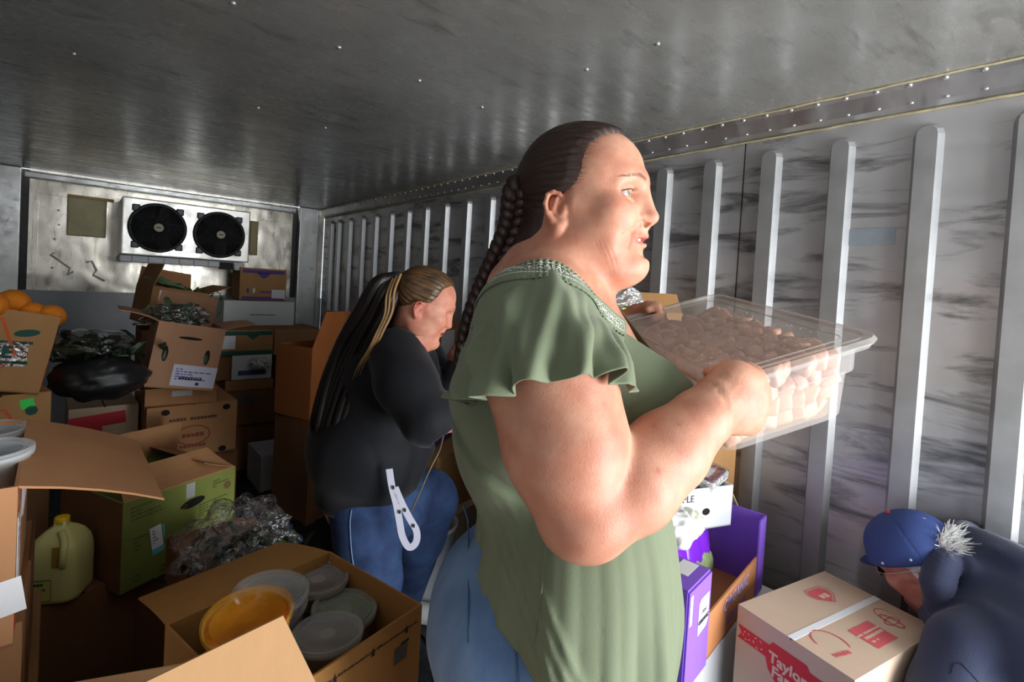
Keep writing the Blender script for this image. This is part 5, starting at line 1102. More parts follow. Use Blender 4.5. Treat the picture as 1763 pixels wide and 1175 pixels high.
t, F, (W, D, H) = ec('tall_carton', 'tall rusty brown carton with an arched flap, behind the woman in black', (538, 600, 2.9), (612, 600, 3.2), .3, .42, cardm('rust', 156, 92, 48), flaps={'front': (4, .21, 2, .45), 'right': (-10, .2, 4, .5)}, z0=None); slot(t, frame('front', W, D, H), -.05, H+.09, .012, .012)
tl_ = t.location; ec('carton', 'dark carton on the floor beneath the tall rusty carton', (534, 742, 2.92), (616, 740, 3.22), .34, .3, Kd, z0=0., closed='x')
# ---- behind the woman in black: cartons, bucket
t, F, (W, D, H) = ec('carton', 'carton with white and green label at the right wall, behind the ponytailed woman', (758, 562, 2.6), (800, 556, 2.95), .3, .28, Kb, closed='x'); decal(t, F('front'), -W*.18, H*.52, W*.5, H*.75, WHITE(), 0, 'label_sticker'); decal(t, F('front'), -W*.14, H*.28, W*.36, H*.14, mat('teal_print', srgb(40, 130, 110), .6), 0, 'label_band', .002)
z9 = t.location.z; t, F, (W, D, H) = ec('purple_carton', 'dark purple carton low in the stack at the right wall', (750, 735, 2.5), (802, 728, 2.9), .3, .1, Kv, closed='x')
z8 = t.location.z; ec('carton', 'brown carton between the labelled and the purple carton', (750, 650, 2.6), (802, 645, 2.95), .3, .1, Kd, closed='x')
ec('carton', 'upright tan carton behind the hip of the woman in black', (752, 800, 2.35), (826, 790, 2.65), .3, .28, Kt, closed='x'); ec('carton', 'tan carton on the floor beside the white bucket', (758, 906, 2.3), (826, 896, 2.6), .34, .3, Kp, z0=0., closed='x')
pb = P(728, 1012, 2.33); bk = thing('bucket', 'white plastic bucket on the floor behind the jeans leg', 'bucket', (pb.x, pb.y, .013)); Mbk = mat('bucket_white', (.7, .72, .74), .4)
MB().lathe([(.115, 0), (.12, .004), (.14, .33), (.146, .33), (.146, .345), (.138, .345), (.117, .012), (0, .012)], 36).obj('bucket_body', Mbk, bk, smooth=True); MB().tube([(.142*math.cos(a), .142*math.sin(a), .315-.14*math.sin(max(0, math.sin(a*1))*1.2)) for a in np.linspace(0, math.pi, 16)], .002, 6).obj('handle', mat('wire_dark', (.05, .1, .08), .5), bk)
# ---- right wall shelf: bag and carton seen behind the food pan
t, F, (W, D, H) = ec('carton', 'open brown carton against the ribbed wall, seen over the food pan', (1050, 532, 1.9), (1195, 524, 1.86), .28, .3, Kt, flaps={'front': (-50, .1), 'left': (12, .12)}); z7 = t.location.z; cx7 = t.location.copy()
gb = bag('salad_bag', 'clear bag of salad with a yellow tag in the carton over the food pan', 'bag', P(1075, 540, 1.82)-Vector((0, 0, .04)), (.085, .07, .07), bagmat('clear_film5', dens=.25, rough=.12, white=.12), 21, amp=.35, n=5); leaves('leafy_greens', gb, (0, 0, .035), (.06, .05, .03), 50, Mgrn, 9, .02)
b = MB(); b.box((-.0, -.0, .0), (.06, .002, .022)); q_ = b.obj('tag', mat('yellow_tag', (.85, .82, .03), .5), gb); q_.rotation_euler = (0, 0, -YAW); q_.location = (-.045, -.062, .05)
ec('carton', 'carton under the open carton against the ribbed wall', (1050, 700, 1.92), (1195, 695, 1.88), .28, .3, Kb, z0=.02, closed='x')[0].location.z = 0
bpy.data.objects
bag('white_bag', 'white plastic bag on the wall stack, peeking behind the braid', 'bag', P(905, 455, 1.9)-Vector((0, 0, .03)), (.06, .05, .055), bagmat('milky_film2', dens=.25, white=.6), 23, amp=.3)
ec('carton', 'tall carton stack unit behind the shoulder of the woman in green', (850, 462, 2.2), (960, 470, 2.0), .3, .3, Kb, z0=.6, closed='x') if False else None
t, F, (W, D, H) = ec('carton', 'brown carton behind the woman in green, under the white bag', (868, 466, 2.0), (975, 470, 1.95), .28, .3, Kb, closed='x')
ec('carton', 'tall brown carton on the floor behind the woman in green', (862, 606, 2.0), (980, 606, 1.95), .3, .3, Kd, z0=0, closed='x')
# ---- purple display carton with salad packs
l, W, ang = edge((1222, 984, 1.25), (1316, 906, 1.60)); p = P(*l); rz = R(ang)-YAW; e = Vector((math.cos(rz), math.sin(rz), 0)); n = Vector((-e.y, e.x, 0)); H = .235; D = .30; lo_x = -.13; W2 = W+.13
t = thing('display_carton', 'purple display carton with cut down kraft front printed in lavender, full of purple salad packs', 'box', Vector((p.x, p.y, p.z-H))+e*(W/2-.065)+n*D/2, (0, 0, rz)); W = W2; th = .005; t['label'] = 'purple display carton with cut down kraft front, full of purple salad packs'
b = MB(); b.box((0, 0, th/2), (W, D, th)); b.box((0, D/2-th/2, H/2), (W, th, H)); b.box((0, -D/2+th/2, .06), (W, th, .12)); b.obj('carton_body', cardm('kraft_or', 190, 128, 84), t)
b = MB(); b.box((-W/2-th/2, 0, H/2), (th, D, H)); b.box((-W/2+.065, -D/2-th/2, H/2), (.13+th, th, H)); b.box((-W/2+.065, -D/2+.05, H+th/2), (.13+th, .1, th)); b.obj('end_panel', Kv, t); b = MB(); b.box((W/2+th/2, 0, H/2), (th, D, H)); b.box((W/2-.03, -D/2-th/2, H/2), (.06, th, H)); b.obj('end_panel', Kv, t)
f = frame('front', W, D+2*th, H); decal(t, f, -W/2+.09, .15, .062, .085, WHITE(), 0, 'label_sticker', shape=[(-.5, -.5), (.3, -.45), (.5, -.3), (.5, .5), (-.3, .5), (-.5, .4)]); letters(t, f, -W/2+.09, .137, 'ORGANIC', .0135, INK(), 0, .002, bold=.0006); letters(t, f, -W/2+.09, .158, 'USDA', .011, INK(), 0, .002); outline(t, f, -W/2+.09, .148, .05, .04, ring(16), .0015, INK()); decal(t, f, -W/2+.01, .19, .014, .07, WHITE(), 0, 'label_sticker')
LAV = mat('lavender_print', srgb(176, 160, 210), .7); f2 = frame('front', W, D, H); letters(t, f2, .06, .085, 'ORGANIC', .045, LAV, 0, .001, bold=.001); letters(t, f2, .07, .035, 'GREENS', .045, mat('violet_dim', srgb(140, 110, 150), .7), 0, .001)
ft = frame('top', W, D, H+th); decal(t, ft, -W/2+.09, -D/2+.045, .07, .04, WHITE(), 0, 'label_sticker'); fl_ = frame('left', W+2*th, D, H); decal(t, fl_, 0, .15, .1, .08, WHITE(), 0, 'label_sticker')
base = t.matrix_basis.copy(); base = Matrix.Translation(t.location) @ Matrix.Rotation(rz, 4, 'Z')
Mpk = mat('pack_purple', srgb(126, 44, 214), .25, spec=.6, bump=.3, bscale=25); Mpkg = mat('pack_green', srgb(168, 190, 130), .3, spec=.6, var=.4, vscale=30)
def pack(lab, x, z, lean, s, col=Mpk):
    q_ = thing('salad_pack', lab, 'bag', base @ Vector((x, -.02, z)), (0, 0, rz), 'purple salad packs in the display carton'); q_.rotation_euler = (Matrix.Rotation(rz, 3, 'Z') @ Matrix.Rotation(R(lean), 3, 'Y') @ Matrix.Rotation(R(-12), 3, 'X')).to_euler()
    n1 = 10; V = []; F_ = []
    for sgn in (-1, 1):
        for i in range(n1+1):
            for j_ in range(n1+1):
                u, v = i/n1, j_/n1; th_ = .03*(math.sin(math.pi*u)*math.sin(math.pi*v))**.6+.003*math.sin(u*17+v*9)*math.sin(math.pi*u); V.append(((u-.5)*.15*s, sgn*th_, v*.2*s))
    k = (n1+1)**2
    for o_ in (0, 1):
        for i in range(n1):
            for j_ in range(n1): a_ = o_*k+i*(n1+1)+j_; F_.append((a_, a_+n1+1, a_+n1+2, a_+1) if o_ == 0 else (a_, a_+1, a_+n1+2, a_+n1+1))
    pydata('pack_film', V, F_, col, q_, smooth=True); MB().box((0, 0, .2*s+.005), (.15*s, .003, .014)).obj('sealed_edge', mat('seal_lilac', srgb(190, 200, 200), .3), q_)
    MB().blob((0, -.022, .06*s), (.055*s, .012, .04*s), 2).obj('window_panel', Mpkg, q_, smooth=True)
for a_ in (('purple salad pack next to the labelled end panel', -.05, .02, -14, .95), ('purple salad pack second from the labelled end panel', -.0, -.0, 6, .95), ('tilted purple salad pack in the middle of the display carton', .07, .02, 18, 1.), ('purple salad pack leaning on the far end of the display carton', .145, .02, 6, 1.05)): pack(*a_)
tb = bag('produce_bag', 'round milky plastic bag lying on the purple salad packs', 'bag', base @ Vector((-.055, -.01, .20)), (.062, .06, .055), mat('bag_milky', (.8, .8, .78), .35, var=.1), 31, amp=.18, n=4)
bag('produce_bag', 'small pale yellow bag wedged between the purple salad packs', 'bag', base @ Vector((.065, .0, .18)), (.06, .045, .045), mat('bag_cream', (.74, .72, .58), .4, var=.12), 32, amp=.2, n=4)
ec('white_carton', 'white carton on the floor under the purple display carton', (1196, 1148, 1.27), (1330, 1075, 1.62), .34, .3, Kw, z0=0., closed='x')
ec('carton', 'kraft carton at the wall behind the purple display carton', (1200, 900, 1.72), (1330, 880, 1.85), .1, .3, Kb, z0=0., closed='x') if False else None
t, F, (W, D, H) = ec('white_carton', 'open white carton lettered LE, heaped with packaged food below the food pan', (1120, 852, 1.50), (1258, 900, 1.62), .26, .13, Kw, flaps={'right': (100, .13, 6, .04)}, lid_m=Kw)
bpy.data.objects.remove(t.children[-1]); V_, F_ = flap_mesh(D*.8, .12, 148, bend=4, taper=.0); T_ = Matrix.Rotation(R(90), 4, 'Z') @ Matrix.Translation((0, -W/2, H)); MB().add(V_, F_, T_).obj('flap', cardm('cream', 222, 200, 172), t, label='cream inner flap folded out')
f = F('front'); letters(t, f, -.035, H-.03, 'APPLE', .03, INK(), 0); slot(t, f, .055, .055, .03, .022)
base2 = Matrix.Translation(t.location+Vector((0, 0, 0))) @ Matrix.Rotation(t.rotation_euler.z, 4, 'Z') @ Matrix.Translation((.075, -.035, 0))
ec('carton', 'brown carton under the white carton lettered LE', (1120, 945, 1.72), (1258, 985, 1.84), .1, .3, Kb, z0=0, closed='x') if False else None
q_ = carton('carton', 'tall brown carton standing behind the display carton, under the white lettered carton', W*.9, D*.5, t.location.z-.004, Kb, (t.location.x+.05, t.location.y+.07, 0), t.rotation_euler.z, closed='x')
# packaged food on top of it
def tray_pack(lab, x, y, z, rot, wd, col, s=(.13, .1, .03)):
    q_ = thing('food_pack', lab, 'package', base2 @ Vector((x, y, z)), (R(wd), R(-8), t.rotation_euler.z+R(rot))); MB().bbox((0, 0, s[2]/2), s, .008).obj('tray', mat('tray_foam', (.75, .75, .74), .5), q_, smooth=False)
    MB().bbox((0, 0, s[2]*.8), (s[0]*.9, s[1]*.88, s[2]*.7), .01).obj('contents', col, q_, smooth=True); MB().box((-.01, 0, s[2]*1.17), (s[0]*.5, s[1]*.4, .001)).obj('label_sticker', WHITE(), q_)
    MB().bbox((0, 0, s[2]*.75), (s[0]*1.03, s[1]*1.04, s[2]*.95), .012).obj('clear_wrap', Mclear, q_, smooth=True); return q_
Mpk1 = mat('pack_dark', srgb(70, 60, 72), .3, var=.5, vscale=40, col2=srgb(150, 60, 100)); tray_pack('dark wrapped meal pack with white barcode label on the white carton', .03, -.03, H+.0, 25, 12, Mpk1); tray_pack('pale wrapped bakery pack at the left of the heap on the white carton', -.08, -.02, H+.01, -10, 20, mat('bread', srgb(200, 160, 120), .6, var=.2), (.1, .09, .035)); tray_pack('second dark wrapped pack, standing against the far side of the white carton', .10, .05, H-.02, 60, 30, Mpk1)
b = MB(); 
for i in range(12): b.box((.015+i*.0035, 0, 0), (.0016, .03, .001))
tb = bag('produce_bag', 'glossy clear bag of cauliflower on the white carton, under the food pan', 'bag', base2 @ Vector((.03, .07, H+.005)), (.13, .08, .07), bagmat('clear_film6', dens=.35, white=.35, rough=.2), 41, amp=.4, n=5); leaves('leafy_greens', tb, (-.07, 0, .06), (.05, .04, .03), 30, Mgrn, 12, .016)
b = MB(); g = np.random.default_rng(8)
for i in range(40): b.blob((g.uniform(-.08, .08), g.uniform(-.05, .05), .03+g.uniform(0, .05)), (.02, .02, .018), 1, seed=i, amp=.2)
o = b.obj('florets', mat('floret', (.78, .77, .70), .6), tb, smooth=True); o['kind'] = 'stuff'
b = MB(); b.tube(catmull([(.12, .02, .05), (.15, .02, .075), (.19, .015, .08), (.215, .01, .09)], 5), [.016]*8+[.006]*8, 8); b.obj('twisted_end', Mfilmw, tb, smooth=True)
ec('carton', 'brown carton leaning on the ribbed wall behind the clear bag', (1240, 792, 1.9), (1300, 798, 1.92), .1, .25, Kt, closed='x', z0=.4)[0].location.z = .62
carton('carton', 'carton on the floor supporting the leaning wall carton', .3, .14, .62, Kd, (K2W(K(1262, 900, 1.97)).x, K2W(K(1262, 900, 1.97)).y, 0), R(8)-YAW, closed='x')
# ---- red printed closed carton in the lower right
t, F, (W, D, H) = kc('printed_carton', 'closed kraft carton with red farm crest and bands, white tape across its top', (1271, 1043, 1.329), 'tl', .285, .392, .30, -61, cardm('farm', 204, 178, 156, .08), closed='x', tape=mat('white_tape', (.8, .82, .84), .25))
bpy.data.objects.remove(t.children[-1]); MB().box((.0, 0, H+.0045), (.017, D, .0008)).obj('tape', mat('white_tape'), t)
f = F('front'); decal(t, f, 0, H-.062, W*.97, .034, RED, 0, 'printed_band', shape=[(-.5, -.5), (-.46, 0), (-.5, .5), (.5, .5), (.46, 0), (.5, -.5)]); decal(t, f, 0, .06, W*.97, .034, RED, 0, 'printed_band')
for sx in (-1, 1):
    for k, q in ((.08, .026), (.112, .02)): outline(t, f, sx*k, H-.062, q, q*.95, ring(16), .003, cardm('farm', 0, 0, 0), name='printed_apple').location = (0, 0, 0)
cr = [(-.5, .22), (-.34, .5), (.34, .5), (.5, .22), (.4, -.1), (0, -.5), (-.4, -.1)]
decal(t, f, 0, H-.092, .125, .118, RED, 0, 'printed_crest', .0014, shape=cr); outline(t, f, 0, H-.092, .117, .11, cr, .0025, Kp, name='crest_outline').location = (0, 0, 0)
F3 = f; KA = mat('kraft_ink', srgb(214, 188, 166), .7)
letters(t, F3, -.002, H-.072, 'Taylor', .036, KA, -2, .0022, bold=.0012); letters(t, F3, .004, H-.103, 'Farms', .036, KA, -2, .0022, bold=.0012)
decal(t, f, .07, .095, .075, .06, WHITE(), 6, 'label_sticker', .0025); letters(t, f, .06, .105, 'LOT 4', .018, INK(), 6, .0035)
ft = frame('top', W, D, H+.004); RF = mat('red_faded', srgb(206, 92, 98), .75)
decal(t, ft, -.07, .06, .075, .055, RF, 88, 'printed_crest', shape=cr); letters(t, ft, -.066, .062, 'TF', .028, KA, 88, .0015, bold=.001); outline(t, ft, -.07, .062, .09, .066, cr, .002, RF, rot=88)
decal(t, ft, .078, .01, .09, .068, RF, 90, 'printed_panel'); letters(t, ft, .068, .01, 'KEEP REFRIGERATED', .0095, KA, 90, .0016); letters(t, ft, .08, .012, 'PERISHABLE', .0125, KA, 90, .0016, bold=.0004); letters(t, ft, .094, -.01, '34 F', .011, KA, 90, .0016)
outline(t, ft, .072, .115, .055, .028, ring(16), .004, RF); outline(t, ft, .072, .115, .022, .055, ring(14), .003, RF); outline(t, ft, .055, .13, .06, .05, ring(20)[6:16], .002, RF, closed=False)
outline(t, ft, .05, -.12, .085, .075, ring(24)[3:18], .0035, RF, closed=False); letters(t, ft, .085, -.135, 'Fresh', .017, RF, 80, .0015)
zz = t.location.z; kc('carton', 'kraft carton beneath the red printed carton', (1276, 1240, 1.34), 'tl', .28, .38, .3, -61, Kb, closed='x', z0=.0)[0].location.z = 0; 
o = [x for x in bpy.data.objects if x.get('label') == 'kraft carton beneath the red printed carton'][0]; o.scale = (1, 1, (zz-.005)/.3*.3/ max(.01, P(1276, 1240, 1.34).z))
t, F, (W, D, H) = ec('carton', 'tan carton between the wall and the bending man', (1500, 1075, 1.62), (1640, 1100, 1.42), .2, .3, Kt, z0=0., closed='x'); decal(t, F('front'), -.1, H-.1, .01, .3, Kp, 0, 'tape')
# ================================================================ woman in black with the ponytail, bending over the cartons
def orth(f, u):
    f = np.array(f, float); f /= np.linalg.norm(f); u = np.array(u, float); u -= f*(u@f); u /= np.linalg.norm(u); return f, u
def hframe(c, f, u):
    f = f[0]*KR+f[1]*KU+f[2]*KF; u = u[0]*KR+u[1]*KU+u[2]*KF; f, u = orth(f, u); s = np.cross(u, f)
    if s@KF > 0: s = -s
    return (lambda a, b, d: c+(f*a+s*b+u*d)*.001), np.stack([f, s, u])
bo, BO = person('person', 'ponytailed woman in black zip jacket and blue jeans bending over the back cartons', kp(690, 900, 1.9)[:2])
C2 = kp(730, 522, 1.62); H2, A2 = hframe(C2, (.88, -.40, .26), (.36, .90, .1)); h2, E2, c2 = head_prims(H2, A2); face_detail(h2, E2, c2)
hc2 = lambda X: ((X-C2)@A2.T)*1000
t2_ = SDF(); t2_.ell(kp(672, 640, 1.76), (.150, .17, .15), .03); t2_.ell(kp(640, 770, 1.82), (.205, .215, .20), .08); t2_.ell(kp(625, 860, 1.86), (.15, .19, .12), .06)
n2 = SDF().cap(H2(-12, 0, -50), kp(690, 590, 1.72), .054, .062, .03)
a2 = SDF(); a2.chain([kp(686, 612, 1.58), kp(700, 660, 1.53), kp(735, 722, 1.48)], [.072, .072, .058], .04); a2.chain([kp(738, 722, 1.48), kp(785, 712, 1.52), kp(822, 690, 1.56)], [.056, .048, .036], .02)
a3 = SDF(); a3.chain([kp(720, 600, 1.92), kp(770, 680, 1.92), kp(786, 640, 1.80)], [.062, .052, .03], .02)
hnd = SDF(); hand(hnd, kp(822, 690, 1.56), kp(858, 668, 1.58), -KF, KU, (30, 40, 30)); hand(hnd, kp(786, 648, 1.80), kp(784, 612, 1.78), -KF*.6-KR*.6, KR*.5-KF*.8, (35, 35, 20))
l2 = SDF(); l2.ell(kp(662, 860, 1.88), (.18, .2, .13), .05)
def lg(s, pts, rr): s.chain([kp(*p) for p in pts], rr, .03)
lg(l2, [(632, 880, 1.76), (640, 1000, 1.74), (626, 1190, 1.82)], [.125, .095, .062]); lg(l2, [(735, 862, 1.98), (722, 925, 2.0), (700, 1030, 2.16)], [.118, .095, .06])
body2 = h2+n2+shrink(t2_, .02)+a2+a3+hnd; body2.p += shrink(l2, .012).p; 
f2_ = lambda X: np.maximum(body2.ev(X), .06-X[:, 2])
Xb, Fb = nets(f2_, (-.78, 1.3, .04), (.08, 2.35, 1.68), .0085, S=[body2]); Xb = project(f2_, Xb, 1)
hn2 = h2+n2+t2_; zn = C2[2]-.10; Xh, Fh = nets(hn2.ev, C2-.145, C2+.145, .0042, S=[hn2]); hv = Xh[:, 2]; Fh = Fh[(hv[Fh] > zn-.004).all(1)]
inb = (np.abs(Xb-C2) < .138).all(1) & (Xb[:, 2] > zn); Fb = Fb[~inb[Fb].all(1)]; Xb, Fb = compact(Xb, Fb); Xh, Fh = compact(Xh, Fh)
X = np.concatenate([Xb, Xh]); Y = hc2(X); col = face_tint(Y); col = np.where((np.abs(Y).max(1) < 170)[:, None], col, 1.); col = blend(col, .5*gss(np.stack([Y[:, 0], np.abs(Y[:, 1]), Y[:, 2]], 1), (-22, 78, -25), (26, 14, 36)), (1, .5, .5))
npmesh('body', X, np.concatenate([Fb, Fh+len(Xb)]), skin_mat('skin_warm', (196, 138, 114), (180, 114, 94)), bo, BO, col=col)
def cap_hair(name, HP, HCC, AX, val, off, m, par, org, h=.004, root=(-95, 0, 30)):
    fn = lambda X: HP.ev(X)-off(X); Xc, Fc = nets(fn, HCC-.16, HCC+.16, h, S=[HP]); Xc = project(fn, Xc, 1); Xc, Fc, _ = clipmesh(Xc, Fc, val(Xc), grd=lambda X: grad(val, X, .002)); Yc = ((Xc-HCC)@AX.T)*1000
    return npmesh(name, Xc, Fc, m, par, org, uv=np.stack([np.arctan2(Yc[:, 1], Yc[:, 2]-root[2]), np.linalg.norm(Yc-np.array(root), axis=1)*.02], 1))
def v2(X):
    Y = hc2(X); lim = np.interp(Y[:, 2], [-80, -60, -40, -10, 6, 30, 60, 80, 90], [-62, -50, -44, -34, 12, 22, 30, 50, 70]); return np.maximum(Y[:, 0]-lim, -74-Y[:, 2])*.001
hp2, _, _ = head_prims(H2, A2); cap_hair('hair', hp2, C2, A2, v2, lambda X: .009*np.clip(-v2(X)/.02, 0, 1)**.6-.0008+.0012*np.sin(np.arctan2(hc2(X)[:, 1], hc2(X)[:, 2]-45)*34), hair_mat('hair_streaked', (22, 15, 12), (112, 80, 48), .4, 9.), bo, BO, root=(-90, 0, 50))
g = np.random.default_rng(11); b = MB(); bl = MB(); roots = kp(684, 478, 1.60)
Pp = [(684, 478, 1.60), (664, 500, 1.60), (640, 545, 1.62), (606, 610, 1.66), (578, 680, 1.68), (556, 760, 1.70)]
for i in range(70):
    s_ = g.uniform(-1, 1); q_ = g.uniform(-1, 1); pts = []
    for k, p_ in enumerate(Pp):
        sp_ = [6, 22, 26, 30, 30, 26][k]; pts.append(kp(p_[0]+s_*sp_*.8+g.uniform(-3, 3), p_[1]+s_*sp_*.75, p_[2]+q_*.045*(k > 0))-BO)
    n_ = 6 if g.random() > .3 else 5; (bl if i % 30 == 0 else b).tube(catmull(pts[:n_], 5), [.012]+[.013]*((n_-1)*5-1)+[.003], 5, cap=False)
o = b.obj('ponytail', mat('hair_black', srgb(28, 20, 18), .45, var=.4, vscale=40, stretch=(1, 1, .2)), bo, smooth=True); o['kind'] = 'stuff'
for off_ in ((0, 0), (7, -4), (-6, 4)): bl.tube(catmull([kp(x+off_[0], y+off_[1], w)-BO for x, y, w in ((683, 476, 1.57), (672, 505, 1.54), (668, 540, 1.53), (652, 575, 1.52), (640, 600, 1.53), (622, 628, 1.55), (612, 650, 1.57))], 5), [.0045]*24+[.003, .002, .002, .0015, .001, .001, .001], 5, cap=False)
o = bl.obj('blonde_locks', mat('hair_blonde', srgb(150, 116, 74), .5), bo, smooth=True, label='blonde highlighted locks'); o['kind'] = 'stuff'
MB().blob(roots-BO, (.02, .02, .02), 2).obj('hair_tie', INK(), bo, smooth=True)
Mjk = mat('jacket_black', srgb(17, 18, 24), .75, bump=.2, bscale=300, sheen=.1, spec=.3)
jk = t2_+SDF(); jk.p += a2.p[:3]+a3.p[:2]; jk.cap(kp(690, 592, 1.70), kp(720, 570, 1.66), .062, .055, .03)
def jfold(X): return .006*sn(X, 16, 21)+.004*np.abs(sn(X, 34, 22, 3))
jn_ = lambda X: jk.ev(X)-.016-jfold(X)
hemz = lambda X: np.interp(X[:, 0], [kp(540, 850, 1.8)[0], kp(590, 878, 1.8)[0], kp(692, 908, 1.75)[0], kp(705, 870, 1.7)[0], kp(740, 800, 1.7)[0], kp(765, 740, 1.7)[0], kp(800, 730, 1.7)[0]], [kp(540, 850, 1.8)[2], kp(590, 872, 1.75)[2], kp(692, 915, 1.65)[2], kp(705, 880, 1.65)[2], kp(738, 800, 1.65)[2], kp(760, 735, 1.6)[2], kp(800, 725, 1.5)[2]])-X[:, 2]
def jv(X):
    nk = .062-np.linalg.norm(X-H2(0, 0, -62), axis=1)*1.0; op = (X@KR-kp(772, 600, 1.7)@KR)*.8+(X@KF-1.7)*.0
    return np.maximum(np.maximum(hemz(X), nk), -9)
Xj, Fj = nets(jn_, (-.85, 1.3, .5), (.05, 2.25, 1.5), .008, S=[jk]); Xj, Fj, _ = clipmesh(Xj, Fj, jv(Xj), grd=lambda X: grad(jv, X, .003)); npmesh('jacket', Xj, Fj, Mjk, bo, BO, solid=.004)
ts = shrink(t2_, -.006); tf = lambda X: ts.ev(X)-.004*sn(X, 30, 4); tv = lambda X: np.maximum(kp(760, 826, 1.8)[2]-X[:, 2], (kp(700, 700, 1.8)-X)@KR)
Xj, Fj = nets(tf, (-.6, 1.3, .5), (.1, 2.25, 1.5), .009, S=[ts]); Xj, Fj, _ = clipmesh(Xj, Fj, tv(Xj)); npmesh('grey_shirt', Xj, Fj, mat('shirt_grey', srgb(126, 128, 140), .8, bump=.2, bscale=200), bo, BO, solid=.003)
zp = [kp(x, y, w) for x, y, w in ((765, 742, 1.60), (757, 775, 1.62), (742, 805, 1.62), (722, 850, 1.62), (702, 895, 1.62))]; MB().tube([p_-BO for p_ in catmull(zp, 5)], .003, 5).obj('zipper', mat('zip_brass', (.55, .48, .3), .3, metal=.9), bo, smooth=True)
Mj2 = mat('denim_blue', srgb(54, 80, 122), .85, var=.3, vscale=7, bump=.35, bscale=500, col2=srgb(28, 44, 80))
jf = lambda X: np.maximum(l2.ev(X)-.004-.004*sn(X, 28, 6), .09-X[:, 2]); Xj, Fj = nets(jf, (-.75, 1.4, .06), (.08, 2.4, 1.0), .0085, S=[l2]); npmesh('jeans', Xj, Fj, Mj2, bo, BO)
sm = [kp(x, y, 1.62) for x, y in ((600, 878), (599, 920), (602, 965), (606, 1000))]; b = MB(); b.tube([project(jf, p_[None], 8)[0]-BO-KF*.002 for p_ in catmull(sm, 5)], .0016, 5); b.obj('side_seam', mat('seam_pale', srgb(120, 146, 184), .8), bo)
shoe(bo, BO, kp(702, 1035, 2.16), Mws, mat('sole_white'), (1, .0, 0)); shoe(bo, BO, kp(626, 1200, 1.82), Mws, mat('sole_white'), (1, .1, 0))
# lanyard hanging from the pocket: flat white strap with small marks
def ribbon(name, pts, wd, m, par, org, th=.0015):
    P_ = catmull(pts, 6); T = nrm(np.gradient(P_, axis=0)); S_ = nrm(np.cross(T, KF)); V = []; F_ = []
    for i in range(len(P_)): V += [P_[i]-S_[i]*wd/2-org, P_[i]+S_[i]*wd/2-org, P_[i]+S_[i]*wd/2-org+KF*th, P_[i]-S_[i]*wd/2-org+KF*th]
    for i in range(len(P_)-1):
        o_ = i*4; F_ += [(o_+k, o_+(k+1) % 4, o_+4+(k+1) % 4, o_+4+k) for k in range(4)]
    F_ += [(3, 2, 1, 0), tuple(len(V)-4+k for k in range(4))]; return pydata(name, V, F_, m, par)
Ml = mat('strap_white', srgb(206, 206, 222), .7); wl = 1.575
ly = ribbon('lanyard', [kp(x, y, wl) for x, y in ((670, 808), (675, 840), (683, 872), (688, 900), (693, 925), (704, 943), (716, 935), (717, 915), (705, 893), (692, 868), (680, 840))], .021, Ml, bo, BO)
for x, y in ((677, 840), (688, 882), (697, 879), (712, 906)): MB().box(kp(x, y, wl-.004)-BO, (.007, .001, .011)).obj('printed_mark', INK(), ly)
# ================================================================ man in blue cap and dark hoodie, bending at the lower right
mo, MO = person('person', 'white-haired man in blue cap and navy hooded sweatshirt bending low at the right wall', kp(1830, 900, 1.05)[:2])
C3 = kp(1577, 958, 1.36); H3, A3 = hframe(C3, (-.43, -.50, .75), (-.46, .84, .29)); h3, E3, c3 = head_prims(H3, A3); face_detail(h3, E3, c3); hc3 = lambda X: ((X-C3)@A3.T)*1000
nk3 = SDF().cap(H3(-20, 0, -55), kp(1665, 1035, 1.33), .054, .062, .03)
t3_ = SDF(); t3_.ell(kp(1704, 1076, 1.28), (.11, .14, .115), .03); t3_.ell(kp(1756, 1120, 1.21), (.165, .18, .17), .04); t3_.ell(kp(1850, 1150, 1.12), (.20, .2, .17), .06)
m3 = SDF(); m3.chain([kp(1666, 1120, 1.16), kp(1640, 1210, 1.12), kp(1600, 1330, 1.08)], [.064, .06, .05], .03); m3.chain([kp(1600, 1330, 1.08), kp(1550, 1370, 1.12), kp(1510, 1400, 1.17)], [.05, .042, .03], .02)
m4 = SDF(); m4.chain([kp(1655, 1080, 1.38), kp(1620, 1180, 1.40), kp(1570, 1270, 1.44)], [.066, .055, .032], .03)
mh = SDF(); hand(mh, kp(1510, 1400, 1.17), kp(1475, 1425, 1.20), KR, KF, (30, 35, 25)); hand(mh, kp(1570, 1270, 1.42), kp(1545, 1310, 1.44), KR, KF, (30, 35, 25))
l3 = SDF(); hp_ = kp(1870, 1160, 1.10); l3.ell(hp_, (.17, .19, .15), .05)
for db, da in ((-.11, 0), (.11, .03)): l3.chain([hp_+[da, db, -.06], np.array([hp_[0]-.02+da, hp_[1]+db, .46]), np.array([hp_[0]+.02+da, hp_[1]+db, .08])], [.105, .08, .058], .03)
body3 = h3+nk3+shrink(t3_, .02)+m3+m4+mh; body3.p += shrink(l3, .012).p; f3_ = lambda X: np.maximum(body3.ev(X), .06-X[:, 2])
Xb, Fb = nets(f3_, C3*[1, 1, 0]+[-.27, -.55, .04], C3*[1, 1, 0]+[.75, .5, 1.3], .0085, S=[body3])
hn3 = h3+nk3; Xh, Fh = nets(hn3.ev, C3-.15, C3+.15, .0038, S=[hn3])
qf = A3[2]; keep = lambda X: (X-C3)@qf
Fh = Fh[(keep(Xh)[Fh] > -.072).all(1)]; inb = (np.abs(Xb-C3) < .143).all(1) & (keep(Xb) > -.068); Fb = Fb[~inb[Fb].all(1)]; Xb, Fb = compact(Xb, Fb); Xh, Fh = compact(Xh, Fh)
